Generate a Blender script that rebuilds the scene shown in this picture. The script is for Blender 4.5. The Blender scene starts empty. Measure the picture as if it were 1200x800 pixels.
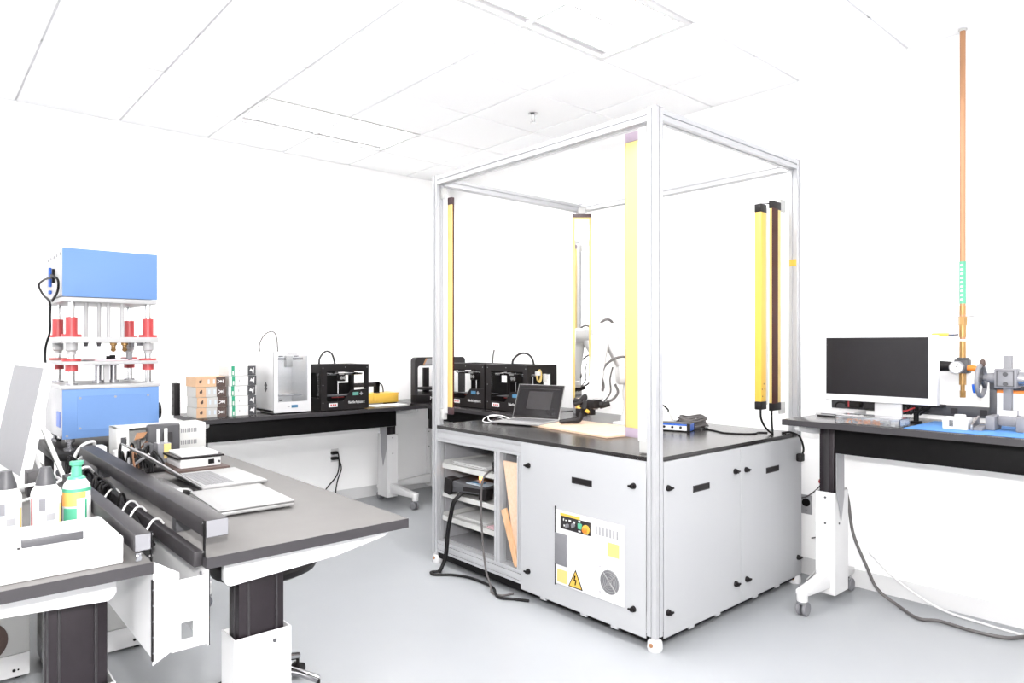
import bpy, bmesh, math, random
from mathutils import Vector, Matrix
random.seed(7)
R = math.radians
scene = bpy.context.scene
COL = scene.collection

# ---------------------------------------------------------------- camera, world, light, exposure
CAM_H = 1.40
cam_d = bpy.data.cameras.new('camera')
cam_d.sensor_width = 36.0
cam_d.lens = 24.0
cam_d.shift_y = 4.0 / 1200.0
cam_d.clip_start = 0.02
cam = bpy.data.objects.new('camera', cam_d)
COL.objects.link(cam)
cam.location = (0, 0, CAM_H)
cam.rotation_euler = (R(90), 0, R(-41.5))
scene.camera = cam

world = bpy.data.worlds.new('room_air')
scene.world = world
world.use_nodes = True
world.node_tree.nodes['Background'].inputs[0].default_value = (1, 1, 1, 1)
world.node_tree.nodes['Background'].inputs[1].default_value = 0.3

# flash unit held just above the lens
fl = bpy.data.lights.new('camera_flash', 'POINT')
fl.energy = 112
fl.shadow_soft_size = 0.045
fl.color = (1.0, 0.98, 0.97)
flo = bpy.data.objects.new('camera_flash', fl)
COL.objects.link(flo)
flo.location = (0.05, 0.03, 1.66)

FIXTURE_EMIT = 16.0
vs = scene.view_settings
vs.view_transform = 'Standard'
vs.look = 'None'
vs.exposure = 1.68
vs.gamma = 1.0
vs.use_curve_mapping = False

# ---------------------------------------------------------------- materials
MATS = {}
def srgb(r, g, b):
    f = lambda c: c / 12.92 if c <= 0.04045 else ((c + 0.055) / 1.055) ** 2.4
    return (f(r / 255.), f(g / 255.), f(b / 255.), 1)

def mat(name, col, rough=0.5, metal=0.0, noise=0.0, nscale=40.0, bump=0.0, emit=0.0, spec=0.5, trans=0.0, coat=0.0):
    """procedural principled material; col is linear rgb"""
    m = bpy.data.materials.new(name)
    m.use_nodes = True
    nt = m.node_tree
    b = nt.nodes['Principled BSDF']
    c = tuple(col[:3]) + (1,)
    b.inputs['Base Color'].default_value = c
    b.inputs['Roughness'].default_value = rough
    b.inputs['Metallic'].default_value = metal
    b.inputs['Specular IOR Level'].default_value = spec
    if trans:
        b.inputs['Transmission Weight'].default_value = trans
    if coat:
        b.inputs['Coat Weight'].default_value = coat
        b.inputs['Coat Roughness'].default_value = 0.08
    if emit:
        b.inputs['Emission Color'].default_value = c
        b.inputs['Emission Strength'].default_value = emit
    if noise or bump:
        tc = nt.nodes.new('ShaderNodeTexCoord')
        n = nt.nodes.new('ShaderNodeTexNoise')
        n.inputs['Scale'].default_value = nscale
        n.inputs['Detail'].default_value = 4
        nt.links.new(tc.outputs['Object'], n.inputs['Vector'])
        if noise:
            mx = nt.nodes.new('ShaderNodeMix')
            mx.data_type = 'RGBA'
            mx.inputs[6].default_value = tuple(max(0, v * (1 - noise)) for v in col[:3]) + (1,)
            mx.inputs[7].default_value = tuple(min(1, v * (1 + noise)) for v in col[:3]) + (1,)
            nt.links.new(n.outputs['Fac'], mx.inputs[0])
            nt.links.new(mx.outputs[2], b.inputs['Base Color'])
        if bump:
            bp = nt.nodes.new('ShaderNodeBump')
            bp.inputs['Strength'].default_value = bump
            bp.inputs['Distance'].default_value = 0.002
            nt.links.new(n.outputs['Fac'], bp.inputs['Height'])
            nt.links.new(bp.outputs['Normal'], b.inputs['Normal'])
    MATS[name] = m
    return m

mat('wall', (0.9, 0.9, 0.9), 0.6, noise=0.01, nscale=3, bump=0.05, spec=0.3)
mat('tile', (0.85, 0.855, 0.865), 0.8, noise=0.02, nscale=120, bump=0.25, spec=0.2)
mat('grid', (0.66, 0.66, 0.68), 0.5)
mat('floor', (0.305, 0.317, 0.332), 0.33, noise=0.03, nscale=5, spec=0.3)
mat('diffuser', (1.0, 0.985, 0.97), 0.5, emit=FIXTURE_EMIT)
mat('white', (0.6, 0.6, 0.605), 0.35, noise=0.01, nscale=8)
mat('white_plastic', (0.55, 0.55, 0.56), 0.4, noise=0.01, nscale=10)
mat('offwhite', (0.45, 0.45, 0.44), 0.45, noise=0.02, nscale=10)
mat('panel', (0.365, 0.371, 0.383), 0.45, noise=0.012, nscale=4, spec=0.4)
mat('alum', (0.44, 0.445, 0.46), 0.38, metal=0.35, noise=0.02, nscale=30)
mat('groove', (0.2376, 0.2376, 0.2574), 0.5, metal=0.3)
mat('black', (0.004, 0.0036, 0.004), 0.5, noise=0.2, nscale=20, spec=0.15)
mat('black_plastic', (0.0075, 0.006, 0.0066), 0.5, noise=0.15, nscale=30, spec=0.25)
mat('charcoal', (0.022, 0.02, 0.022), 0.45, noise=0.1, nscale=30, spec=0.3)
mat('edge', (0.028, 0.026, 0.029), 0.42, noise=0.1, nscale=40, spec=0.35)
mat('dark_grey', (0.05, 0.05, 0.055), 0.45, noise=0.1, nscale=20, spec=0.4)
mat('mid_grey', (0.1584, 0.1584, 0.1716), 0.5, noise=0.05, nscale=20)
mat('light_grey', (0.28, 0.28, 0.292), 0.45, noise=0.03, nscale=20)
mat('bench', (0.018, 0.016, 0.017), 0.2, noise=0.06, nscale=14, spec=0.5)
mat('bench_grey', (0.128, 0.124, 0.122), 0.5, noise=0.05, nscale=14, spec=0.06)
mat('column', (0.017, 0.0125, 0.0155), 0.33, metal=0.5, noise=0.1, nscale=25)
mat('steel', (0.34, 0.34, 0.36), 0.25, metal=0.9, noise=0.03, nscale=20)
mat('chrome', (0.5, 0.5, 0.51), 0.12, metal=1.0, noise=0.01, nscale=20)
mat('silver', (0.245, 0.244, 0.244), 0.4, metal=0.15, noise=0.01, nscale=60)
mat('mirror', (0.93, 0.93, 0.92), 0.015, metal=1.0, noise=0.005, nscale=4)
mat('yellow', (0.6, 0.37, 0.055), 0.4, noise=0.02, nscale=10)
mat('yellow_pale', (0.62, 0.46, 0.16), 0.4, noise=0.02, nscale=10)
mat('brown_lens', (0.045, 0.008, 0.004), 0.3, noise=0.1, nscale=6, spec=0.12)
mat('cap_maroon', (0.05, 0.025, 0.03), 0.4, noise=0.1, nscale=30)
mat('blue', (0.118, 0.216, 0.43), 0.5, noise=0.02, nscale=6, spec=0.2)
mat('blue_mat', (0.066, 0.2046, 0.4884), 0.7, noise=0.04, nscale=60, bump=0.2)
mat('blue_deep', (0.0066, 0.0792, 0.4092), 0.35, noise=0.05, nscale=20)
mat('red', (0.4, 0.038, 0.042), 0.35, noise=0.05, nscale=20)
mat('orange', (0.64, 0.176, 0.016), 0.4, noise=0.05, nscale=20)
mat('green', (0.0132, 0.2772, 0.1452), 0.4, noise=0.05, nscale=20)
mat('green_cap', (0.07, 0.32, 0.2), 0.35, noise=0.04, nscale=20)
mat('copper', (0.38, 0.195, 0.1), 0.32, metal=0.35, noise=0.06, nscale=14)
mat('brass', (0.36, 0.21, 0.075), 0.3, metal=0.5, noise=0.06, nscale=20)
mat('cardboard', (0.561, 0.3655, 0.2295), 0.75, noise=0.05, nscale=30)
mat('box_brown', (0.066, 0.0396, 0.033), 0.6, noise=0.08, nscale=30)
mat('paper', (0.62, 0.62, 0.62), 0.7, noise=0.01, nscale=30)
mat('pale_blue', (0.496, 0.56, 0.624), 0.6, noise=0.03, nscale=30)
mat('pink_paper', (0.64, 0.44, 0.48), 0.7, noise=0.02, nscale=30)
mat('cable_black', (0.006, 0.0055, 0.006), 0.5, noise=0.1, nscale=30, spec=0.2)
mat('cable_grey', (0.0792, 0.0726, 0.0726), 0.5, noise=0.1, nscale=30)
mat('cable_white', (0.62, 0.62, 0.62), 0.45, noise=0.02, nscale=30)
mat('screen_off', (0.009, 0.008, 0.0095), 0.25, noise=0.1, nscale=8, spec=0.3)
mat('lcd_green', (0.1, 0.3, 0.25), 0.3, noise=0.05, nscale=60)
mat('lcd_blue', (0.05, 0.16, 0.28), 0.3, noise=0.1, nscale=60)
mat('lamp_orange', (1.0, 0.35, 0.08), 0.3, emit=2.5)
mat('clear', (0.95, 0.96, 0.98), 0.06, trans=0.92, noise=0.01, nscale=10)
mat('door_glass', (0.90, 0.92, 0.94), 0.05, trans=0.95, noise=0.01, nscale=10)
mat('glow_red', (0.198, 0.0132, 0.0132), 0.4, noise=0.1, nscale=20)
mat('keys', (0.132, 0.132, 0.1386), 0.5, noise=0.05, nscale=20)
mat('wire_rust', (0.16, 0.07, 0.03), 0.5, noise=0.1, nscale=20)
mat('press_grey', (0.36, 0.36, 0.365), 0.4, noise=0.02, nscale=20)
mat('hose_purple', (0.297, 0.2376, 0.297), 0.45, noise=0.1, nscale=20)

# wood with rings
def wood(name, c1, c2, scale):
    m = mat(name, c1, 0.55)
    nt = m.node_tree
    b = nt.nodes['Principled BSDF']
    tc = nt.nodes.new('ShaderNodeTexCoord')
    mp = nt.nodes.new('ShaderNodeMapping')
    mp.inputs['Scale'].default_value = scale
    w = nt.nodes.new('ShaderNodeTexNoise')
    w.inputs['Scale'].default_value = 6
    w.inputs['Detail'].default_value = 6
    cr = nt.nodes.new('ShaderNodeValToRGB')
    cr.color_ramp.elements[0].color = tuple(c1) + (1,)
    cr.color_ramp.elements[1].color = tuple(c2) + (1,)
    cr.color_ramp.elements[0].position = 0.35
    cr.color_ramp.elements[1].position = 0.65
    nt.links.new(tc.outputs['Object'], mp.inputs['Vector'])
    nt.links.new(mp.outputs['Vector'], w.inputs['Vector'])
    nt.links.new(w.outputs['Fac'], cr.inputs['Fac'])
    nt.links.new(cr.outputs['Color'], b.inputs['Base Color'])
wood('birch', (0.58, 0.40, 0.28), (0.63, 0.46, 0.34), (1, 8, 8))
wood('pine', (0.52, 0.30, 0.16), (0.60, 0.39, 0.24), (8, 8, 1))

# perforated black rubber top: fine dots
def dotted(name):
    m = mat(name, (0.03, 0.027, 0.028), 0.22)
    nt = m.node_tree
    b = nt.nodes['Principled BSDF']
    tc = nt.nodes.new('ShaderNodeTexCoord')
    v = nt.nodes.new('ShaderNodeTexVoronoi')
    v.inputs['Scale'].default_value = 70
    v.inputs['Randomness'].default_value = 0.0
    cr = nt.nodes.new('ShaderNodeValToRGB')
    cr.color_ramp.elements[0].color = (0.006, 0.006, 0.006, 1)
    cr.color_ramp.elements[1].color = (0.018, 0.016, 0.0165, 1)
    cr.color_ramp.elements[0].position = 0.25
    cr.color_ramp.elements[1].position = 0.35
    bp = nt.nodes.new('ShaderNodeBump')
    bp.inputs['Strength'].default_value = 0.25
    bp.inputs['Distance'].default_value = 0.001
    nt.links.new(tc.outputs['Object'], v.inputs['Vector'])
    nt.links.new(v.outputs['Distance'], cr.inputs['Fac'])
    nt.links.new(cr.outputs['Color'], b.inputs['Base Color'])
    nt.links.new(v.outputs['Distance'], bp.inputs['Height'])
    nt.links.new(bp.outputs['Normal'], b.inputs['Normal'])
dotted('rubber_top')

# ---------------------------------------------------------------- mesh helpers
ORIGIN = {}
class MB:
    """collects shapes, build() links them as ONE mesh object"""
    def __init__(self):
        self.v = []; self.f = []
    def add(self, vs, fs):
        o = len(self.v)
        self.v += [tuple(p) for p in vs]
        self.f += [tuple(i + o for i in q) for q in fs]
        return self
    def box(self, x0, x1, y0, y1, z0, z1):
        x0, x1 = min(x0, x1), max(x0, x1); y0, y1 = min(y0, y1), max(y0, y1); z0, z1 = min(z0, z1), max(z0, z1)
        return self.add([(x0, y0, z0), (x1, y0, z0), (x1, y1, z0), (x0, y1, z0), (x0, y0, z1), (x1, y0, z1), (x1, y1, z1), (x0, y1, z1)],
                        [(3, 2, 1, 0), (4, 5, 6, 7), (0, 1, 5, 4), (1, 2, 6, 5), (2, 3, 7, 6), (3, 0, 4, 7)])
    def cbox(self, c, s):
        return self.box(c[0] - s[0] / 2, c[0] + s[0] / 2, c[1] - s[1] / 2, c[1] + s[1] / 2, c[2] - s[2] / 2, c[2] + s[2] / 2)
    def xf(self, M, start=0):
        """transform everything added since index start"""
        for i in range(start, len(self.v)):
            self.v[i] = tuple(M @ Vector(self.v[i]))
        return self
    def cyl(self, p0, p1, r0, r1=None, n=16, cap=True):
        r1 = r0 if r1 is None else r1
        p0 = Vector(p0); p1 = Vector(p1)
        d = (p1 - p0).normalized()
        a = Vector((0, 0, 1)) if abs(d.z) < 0.9 else Vector((1, 0, 0))
        u = d.cross(a).normalized(); w = d.cross(u)
        vs = []
        for p, r in ((p0, r0), (p1, r1)):
            for i in range(n):
                t = 2 * math.pi * i / n
                vs.append(p + (u * math.cos(t) + w * math.sin(t)) * r)
        fs = [(i, (i + 1) % n, n + (i + 1) % n, n + i) for i in range(n)]
        fs = [q[::-1] for q in fs]
        if cap:
            fs.append(tuple(range(n))); fs.append(tuple(range(2 * n - 1, n - 1, -1)))
        return self.add(vs, fs)
    def tube(self, pts, r, n=8, sm=6):
        """smooth round cable through the points (Catmull-Rom)"""
        P = [Vector(p) for p in pts]
        if sm > 1 and len(P) > 2:
            Q = [P[0] * 2 - P[1]] + P + [P[-1] * 2 - P[-2]]
            out = []
            for i in range(1, len(Q) - 2):
                for k in range(sm):
                    t = k / sm
                    a, b, c, d = Q[i - 1], Q[i], Q[i + 1], Q[i + 2]
                    out.append(0.5 * ((2 * b) + (c - a) * t + (2 * a - 5 * b + 4 * c - d) * t * t + (3 * b - a - 3 * c + d) * t ** 3))
            out.append(P[-1]); P = out
        rings = []
        u = None
        for i, p in enumerate(P):
            d = (P[min(i + 1, len(P) - 1)] - P[max(i - 1, 0)])
            d = d.normalized() if d.length > 1e-9 else Vector((0, 0, 1))
            if u is None:
                a = Vector((0, 0, 1)) if abs(d.z) < 0.9 else Vector((1, 0, 0))
                u = d.cross(a).normalized()
            else:
                u = (u - d * u.dot(d))
                u = u.normalized() if u.length > 1e-6 else d.orthogonal().normalized()
            w = d.cross(u)
            rr = r[min(i, len(r) - 1)] if isinstance(r, (list, tuple)) else r
            rings.append([p + (u * math.cos(2 * math.pi * k / n) + w * math.sin(2 * math.pi * k / n)) * rr for k in range(n)])
        vs = [q for g in rings for q in g]
        fs = []
        for i in range(len(rings) - 1):
            for k in range(n):
                fs.append((i * n + k, i * n + (k + 1) % n, (i + 1) * n + (k + 1) % n, (i + 1) * n + k))
        fs.append(tuple(range(n - 1, -1, -1)))
        fs.append(tuple(range((len(rings) - 1) * n, len(rings) * n)))
        return self.add(vs, fs)
    def prism(self, poly, axis, a0, a1):
        """extrude a 2-D polygon; axis 'x': poly=(y,z), 'y': poly=(x,z), 'z': poly=(x,y)"""
        def P(p, a):
            return {'x': (a, p[0], p[1]), 'y': (p[0], a, p[1]), 'z': (p[0], p[1], a)}[axis]
        n = len(poly)
        area = sum(poly[i][0] * poly[(i + 1) % n][1] - poly[(i + 1) % n][0] * poly[i][1] for i in range(n))
        if (area < 0) != (axis == 'y'):
            poly = poly[::-1]
        a0, a1 = min(a0, a1), max(a0, a1)
        vs = [P(p, a0) for p in poly] + [P(p, a1) for p in poly]
        fs = [tuple(range(n - 1, -1, -1)), tuple(range(n, 2 * n))]
        fs += [(i, (i + 1) % n, n + (i + 1) % n, n + i) for i in range(n)]
        return self.add(vs, fs)
    def lathe(self, prof, c=(0, 0, 0), n=24, axis='z'):
        """revolve (radius, height) pairs about an axis through c"""
        vs = []
        for (r, h) in prof:
            for k in range(n):
                t = 2 * math.pi * k / n
                a, b = r * math.cos(t), r * math.sin(t)
                q = {'z': (a, b, h), 'x': (h, a, b), 'y': (b, h, a)}[axis]
                vs.append((c[0] + q[0], c[1] + q[1], c[2] + q[2]))
        fs = []
        for i in range(len(prof) - 1):
            for k in range(n):
                fs.append((i * n + k, i * n + (k + 1) % n, (i + 1) * n + (k + 1) % n, (i + 1) * n + k))
        fs.append(tuple(range(n - 1, -1, -1)))
        fs.append(tuple(range((len(prof) - 1) * n, len(prof) * n)))
        return self.add(vs, fs)
    def frame(self, x0, x1, z0, z1, hx0, hx1, hz0, hz1, y0, y1):
        """flat plate in the xz plane with a rectangular hole (four bars)"""
        self.box(x0, hx0, y0, y1, z0, z1); self.box(hx1, x1, y0, y1, z0, z1)
        self.box(hx0, hx1, y0, y1, z0, hz0); self.box(hx0, hx1, y0, y1, hz1, z1)
        return self
    def build(self, name, m, parent=None, bevel=0.0, seg=2, smooth=False, label=None, local=False):
        me = bpy.data.meshes.new(name)
        me.from_pydata(self.v, [], self.f)
        bm = bmesh.new(); bm.from_mesh(me)
        bmesh.ops.recalc_face_normals(bm, faces=bm.faces)
        if bevel:
            es = [e for e in bm.edges if len(e.link_faces) == 2 and e.calc_face_angle(0) > 0.6]
            try:
                bmesh.ops.bevel(bm, geom=es, offset=bevel, segments=seg, profile=0.5, affect='EDGES', clamp_overlap=True)
            except Exception:
                pass
        o_ = Vector((0, 0, 0))
        if parent is not None and not local:
            o_ = ORIGIN.get(parent.name, Vector((0, 0, 0)))
            bmesh.ops.translate(bm, verts=bm.verts, vec=-o_)
        bm.to_mesh(me); bm.free()
        me.materials.append(MATS[m])
        if smooth or bevel:
            for p in me.polygons: p.use_smooth = True
            try:
                me.set_sharp_from_angle(angle=R(38))
            except Exception:
                pass
        ob = bpy.data.objects.new(name, me)
        COL.objects.link(ob)
        if parent is not None:
            ob.parent = parent
            ORIGIN[ob.name] = Vector((0, 0, 0)) if local else o_
        if label: ob['label'] = label
        return ob

def tag(o, label, cat, group=None):
    o['label'] = label; o['category'] = cat
    if group: o['group'] = group
    return o
def thing(name, label, cat, loc=(0, 0, 0), rz=0.0, group=None):
    o = bpy.data.objects.new(name, None)
    o.empty_display_size = 0.1
    COL.objects.link(o)
    o.location = loc; o.rotation_euler = (0, 0, rz)
    ORIGIN[o.name] = Vector(loc)
    return tag(o, label, cat, group)
def solo(mb, name, m, label, cat, group=None, loc=(0, 0, 0), **k):
    """a thing that is a single mesh, object origin at loc"""
    mb.xf(Matrix.Translation(-Vector(loc)))
    o = mb.build(name, m, **k); o.location = loc
    return tag(o, label, cat, group)
def struct(o):
    o['kind'] = 'structure'; return o
def dup(root, loc=None, label=None, rz=None):
    r = root.copy(); COL.objects.link(r)
    if loc is not None: r.location = loc
    if rz is not None: r.rotation_euler = (0, 0, rz)
    if label: r['label'] = label
    for ch in list(root.children):
        c = ch.copy(); COL.objects.link(c); c.parent = r
        for g in list(ch.children):
            d = g.copy(); COL.objects.link(d); d.parent = c
    return r
def text(s, size, name, m, parent, M, depth=0.0006, align='LEFT', sx=1.0):
    """flat lettering as a mesh; M maps the text plane (x right, y up) into the parent's frame"""
    cu = bpy.data.curves.new(name, 'FONT')
    cu.body = s; cu.size = size; cu.align_x = align; cu.extrude = depth; cu.resolution_u = 2
    t = bpy.data.objects.new(name, cu); COL.objects.link(t)
    dg = bpy.context.evaluated_depsgraph_get()
    me = bpy.data.meshes.new_from_object(t.evaluated_get(dg))
    bpy.data.objects.remove(t); bpy.data.curves.remove(cu)
    me.transform(Matrix.Scale(sx, 4, (1, 0, 0)))
    me.transform(M)
    me.materials.clear(); me.materials.append(MATS[m])
    ob = bpy.data.objects.new(name, me); COL.objects.link(ob); ob.parent = parent
    return ob
def basis(ex, ey, o):
    ex = Vector(ex); ey = Vector(ey); ez = ex.cross(ey)
    return Matrix(((ex.x, ey.x, ez.x, o[0]), (ex.y, ey.y, ez.y, o[1]), (ex.z, ey.z, ez.z, o[2]), (0, 0, 0, 1)))
def slot_section(w, g=0.008, d=0.006):
    """T-slot aluminium profile outline centred on 0, one groove per side"""
    h = w / 2; g = g / 2
    q = [(-h, -h), (-g, -h), (-g, -h + d), (g, -h + d), (g, -h), (h, -h), (h, -g), (h - d, -g), (h - d, g), (h, g),
         (h, h), (g, h), (g, h - d), (-g, h - d), (-g, h), (-h, h), (-h, g), (-h + d, g), (-h + d, -g), (-h, -g)]
    return q
def slot2(w0, w1, g=0.008, d=0.006):
    """outline w0 x w1 with two grooves on the long sides"""
    a, b = w0 / 2, w1 / 2
    q = [(-a, -b), (a, -b)]
    for s in (-b / 2, b / 2): q += [(a, s - g / 2), (a - d, s - g / 2), (a - d, s + g / 2), (a, s + g / 2)]
    q += [(a, b), (-a, b)]
    for s in (b / 2, -b / 2): q += [(-a, s + g / 2), (-a + d, s + g / 2), (-a + d, s - g / 2), (-a, s - g / 2)]
    return q
def at(poly, cx, cy):
    return [(p[0] + cx, p[1] + cy) for p in poly]

# ================================================================ ROOM
X0, X1, Y0, Y1, H = -2.6, 4.12, -2.6, 5.60, 3.02
struct(MB().box(X0, X1, Y0, Y1, -0.1, 0).build('floor', 'floor'))
struct(MB().box(X0 - .12, X1 + .12, Y1, Y1 + 0.12, -0.1, H + .2).build('wall_back', 'wall'))
struct(MB().box(X1, X1 + 0.12, Y0, Y1, -0.1, H + .2).build('wall_right', 'wall'))
struct(MB().box(X0 - 0.12, X0, Y0, Y1, -0.1, H + .2).build('wall_left', 'wall'))
struct(MB().box(X0 - .12, X1 + .12, Y0 - 0.12, Y0, -0.1, H + .2).build('wall_front', 'wall'))
struct(MB().box(X0, X1, Y1 - 0.006, Y1, 0, 0.10).build('baseboard_back', 'white'))
struct(MB().box(X1 - 0.006, X1, Y0, Y1 - .006, 0, 0.10).build('baseboard_right', 'white'))
# suspended ceiling: plate, grid bars, tiles, recessed fixtures
ceil = struct(MB().box(X0, X1, Y0, Y1, H + 0.10, H + 0.16).build('ceiling', 'tile'))
P_ = 0.6096
gx = [1.755 + P_ * k for k in range(-8, 5)]
gy = [1.975 + P_ * k for k in range(-8, 7)]
gx = [x for x in gx if X0 < x < X1]; gy = [y for y in gy if Y0 < y < Y1]
for x in gx:
    MB().box(x - .012, x + .012, Y0, Y1, H + 0.012, H + .03).build('grid_bar', 'grid', ceil)
for y in gy:
    MB().box(X0, X1, y - .012, y + .012, H + 0.012, H + .03).build('grid_bar', 'grid', ceil)
fx = [(-4, -2), (0, 2)]
fixtures = []
for i0 in (0, -6):
    for j0 in (-4, 0, 4):
        fixtures.append((1.755 + P_ * i0, 1.975 + P_ * j0))
ex = [X0] + gx + [X1]; ey = [Y0] + gy + [Y1]
tile_mesh = {}
for i in range(len(ex) - 1):
    for j in range(len(ey) - 1):
        a, b, c, d = ex[i], ex[i + 1], ey[j], ey[j + 1]
        cx, cy = (a + b) / 2, (c + d) / 2
        if any(fx0 - .01 < cx < fx0 + 2 * P_ + .01 and fy0 - .01 < cy < fy0 + P_ + .01 for fx0, fy0 in fixtures):
            continue
        key = (round(b - a, 3), round(d - c, 3))
        if key not in tile_mesh:
            t = MB().cbox((0, 0, 0.010), (b - a - .012, d - c - .012, 0.016)).build('ceiling_tile', 'tile', ceil, bevel=0.003, seg=1)
            tile_mesh[key] = t
        else:
            t = tile_mesh[key].copy(); COL.objects.link(t); t.parent = ceil
        t.location = (cx, cy, H)
vis_lab = {(0, 4): 'recessed ceiling light with two glowing strips, close to the far wall',
           (0, 0): 'recessed ceiling light above the aluminium framed robot cell'}
def fixture(x, y, label):
    t = thing('ceiling_light', label, 'ceiling light', (x + P_, y + P_ / 2, H + .001), 0, 'recessed ceiling lights')
    w, d = P_ * 2 - .014, P_ - .014
    m = MB()
    m.box(-w / 2, w / 2, -d / 2, -d / 2 + .025, 0, .07); m.box(-w / 2, w / 2, d / 2 - .025, d / 2, 0, .07)
    m.box(-w / 2, -w / 2 + .03, -d / 2 + .025, d / 2 - .025, 0, .07); m.box(w / 2 - .03, w / 2, -d / 2 + .025, d / 2 - .025, 0, .07)
    m.build('frame', 'white', t, local=True)
    MB().box(-w / 2, w / 2, -d / 2, d / 2, .07, .075).build('back_plate', 'white', t, local=True)
    # three reflector ridges, two curved lamp lenses
    for s in (-1, 0, 1):
        yy = s * .235
        MB().prism([(yy - .03, .065), (yy + .03, .065), (yy + .008, .018), (yy - .008, .018)], 'x', -w / 2 + .03, w / 2 - .03).build('reflector_ridge', 'white', t, local=True)
    for s in (-1, 1):
        prof = [(s * .118 + .085 * math.cos(a), .055 - .03 * math.sin(a)) for a in [math.pi * k / 8 for k in range(9)]]
        MB().prism(prof, 'x', -w / 2 + .045, w / 2 - .045).build('lens', 'diffuser', t, local=True, smooth=True)
    return t
names = ['recessed ceiling light with two lenses, over the back of the room', 'recessed ceiling light with two lenses, behind the camera side']
for (x, y) in fixtures:
    if x > 1:
        k = 0 if y > 4 else 1
        lab = 'recessed ceiling light with two glowing lenses near the far white wall' if y > 4 else (
              'recessed ceiling light above the aluminium framed robot cell' if y > 1 else 'recessed ceiling light over the open floor before the robot cell')
    else:
        lab = 'recessed ceiling light over the side of the room behind the blue press' if y > 4 else (
              'recessed ceiling light over the side of the benches with bottles' if y > 1 else 'recessed ceiling light over the empty corner of the room')
    fixture(x, y, lab)
# sprinkler head
t = thing('sprinkler_head', 'small chrome fire sprinkler head hanging from the white ceiling', 'sprinkler', (3.281, 3.483, H))
MB().lathe([(.036, 0), (.036, -.004), (.014, -.012), (.010, -.03)], (3.281, 3.483, H)).build('escutcheon', 'chrome', t, smooth=True)
m = MB()
for s in (-1, 1): m.tube([(3.281 + s * .008, 3.483, H - .028), (3.281 + s * .016, 3.483, H - .045), (3.281 + s * .003, 3.483, H - .06)], .0025, 6, 4)
m.build('yoke', 'chrome', t, smooth=True)
MB().lathe([(.002, -.06), (.022, -.062), (.022, -.065), (.002, -.066)], (3.281, 3.483, H)).build('deflector', 'chrome', t, smooth=True)
# outlets
def outlet(name, label, c, n, sub):
    """n: 'x' plate on the right wall, 'y' plate on the back wall"""
    t = thing(name, label, 'outlet', c)
    x, y, z = c
    def bx(a0, a1, z0, z1, d0, d1):
        m = MB()
        return m.box(x - d1, x - d0, y + a0, y + a1, z + z0, z + z1) if n == 'x' else m.box(x + a0, x + a1, y - d1, y - d0, z + z0, z + z1)
    bx(-.036, .036, -.058, .058, 0, .006).build('cover_plate', 'light_grey' if sub == 'round' else 'white', t, bevel=.002)
    if sub == 'round':
        MB().cyl((x - .006, y, z + .012), (x - .014, y, z + .012), .025, .023, 20).build('socket', 'black', t, smooth=True)
        MB().cyl((x - .006, y, z - .035), (x - .009, y, z - .035), .004, n=8).build('screw', 'steel', t)
    else:
        for s in (-1, 1): bx(-.016, .016, s * .024 - .015, s * .024 + .015, .006, .009).build('socket', 'offwhite', t)
    return t
outlet('round_outlet', 'grey square wall outlet with round black socket behind the bench leg', (4.12, 1.935, .425), 'x', 'round')
outlet('wall_outlet', 'white double wall outlet with two black plugs under the long bench', (2.844, 5.6, .42), 'y', 'double')
for z in (.444, .396):
    t = thing('power_plug', ('upper' if z > .42 else 'lower') + ' black power plug in the white wall outlet under the long bench', 'plug', (2.844, 5.591, z), 0, 'plugs in the wall outlet')
    MB().box(2.80, 2.862, 5.553, 5.591, z - .013, z + .013).build('plug_body', 'black_plastic', t, bevel=.005)
    e = [(2.865, 5.57, z - .01), (2.868, 5.56, .33), (2.84, 5.555, .24), (2.74, 5.55, .14), (2.68, 5.53, .05)] if z > .42 else [(2.868, 5.57, z - .01), (2.89, 5.56, .30), (2.85, 5.553, .2), (2.83, 5.55, .10), (2.82, 5.53, .01)]
    MB().tube([(2.835, 5.562, z)] + e, .0055, 8).build('cord', 'cable_black', t, smooth=True)

# ================================================================ BENCHES
def caster(parent, x, y, z_top, mt='mid_grey'):
    m = MB()
    m.cyl((x, y, z_top), (x, y, .075), .011, n=10)
    m.box(x - .020, x + .020, y - .022, y + .022, .062, .080)
    c = m.build('caster', 'chrome', parent, bevel=.002, local=True)
    for s in (-1, 1):
        MB().lathe([(.010, s * .006), (.032, s * .007), (.036, s * .011), (.036, s * .022), (.032, s * .026), (.010, s * .026)], (x, y + .01, .0362), 20, 'x').build('wheel', mt, c, smooth=True, local=True)
    return c

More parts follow.
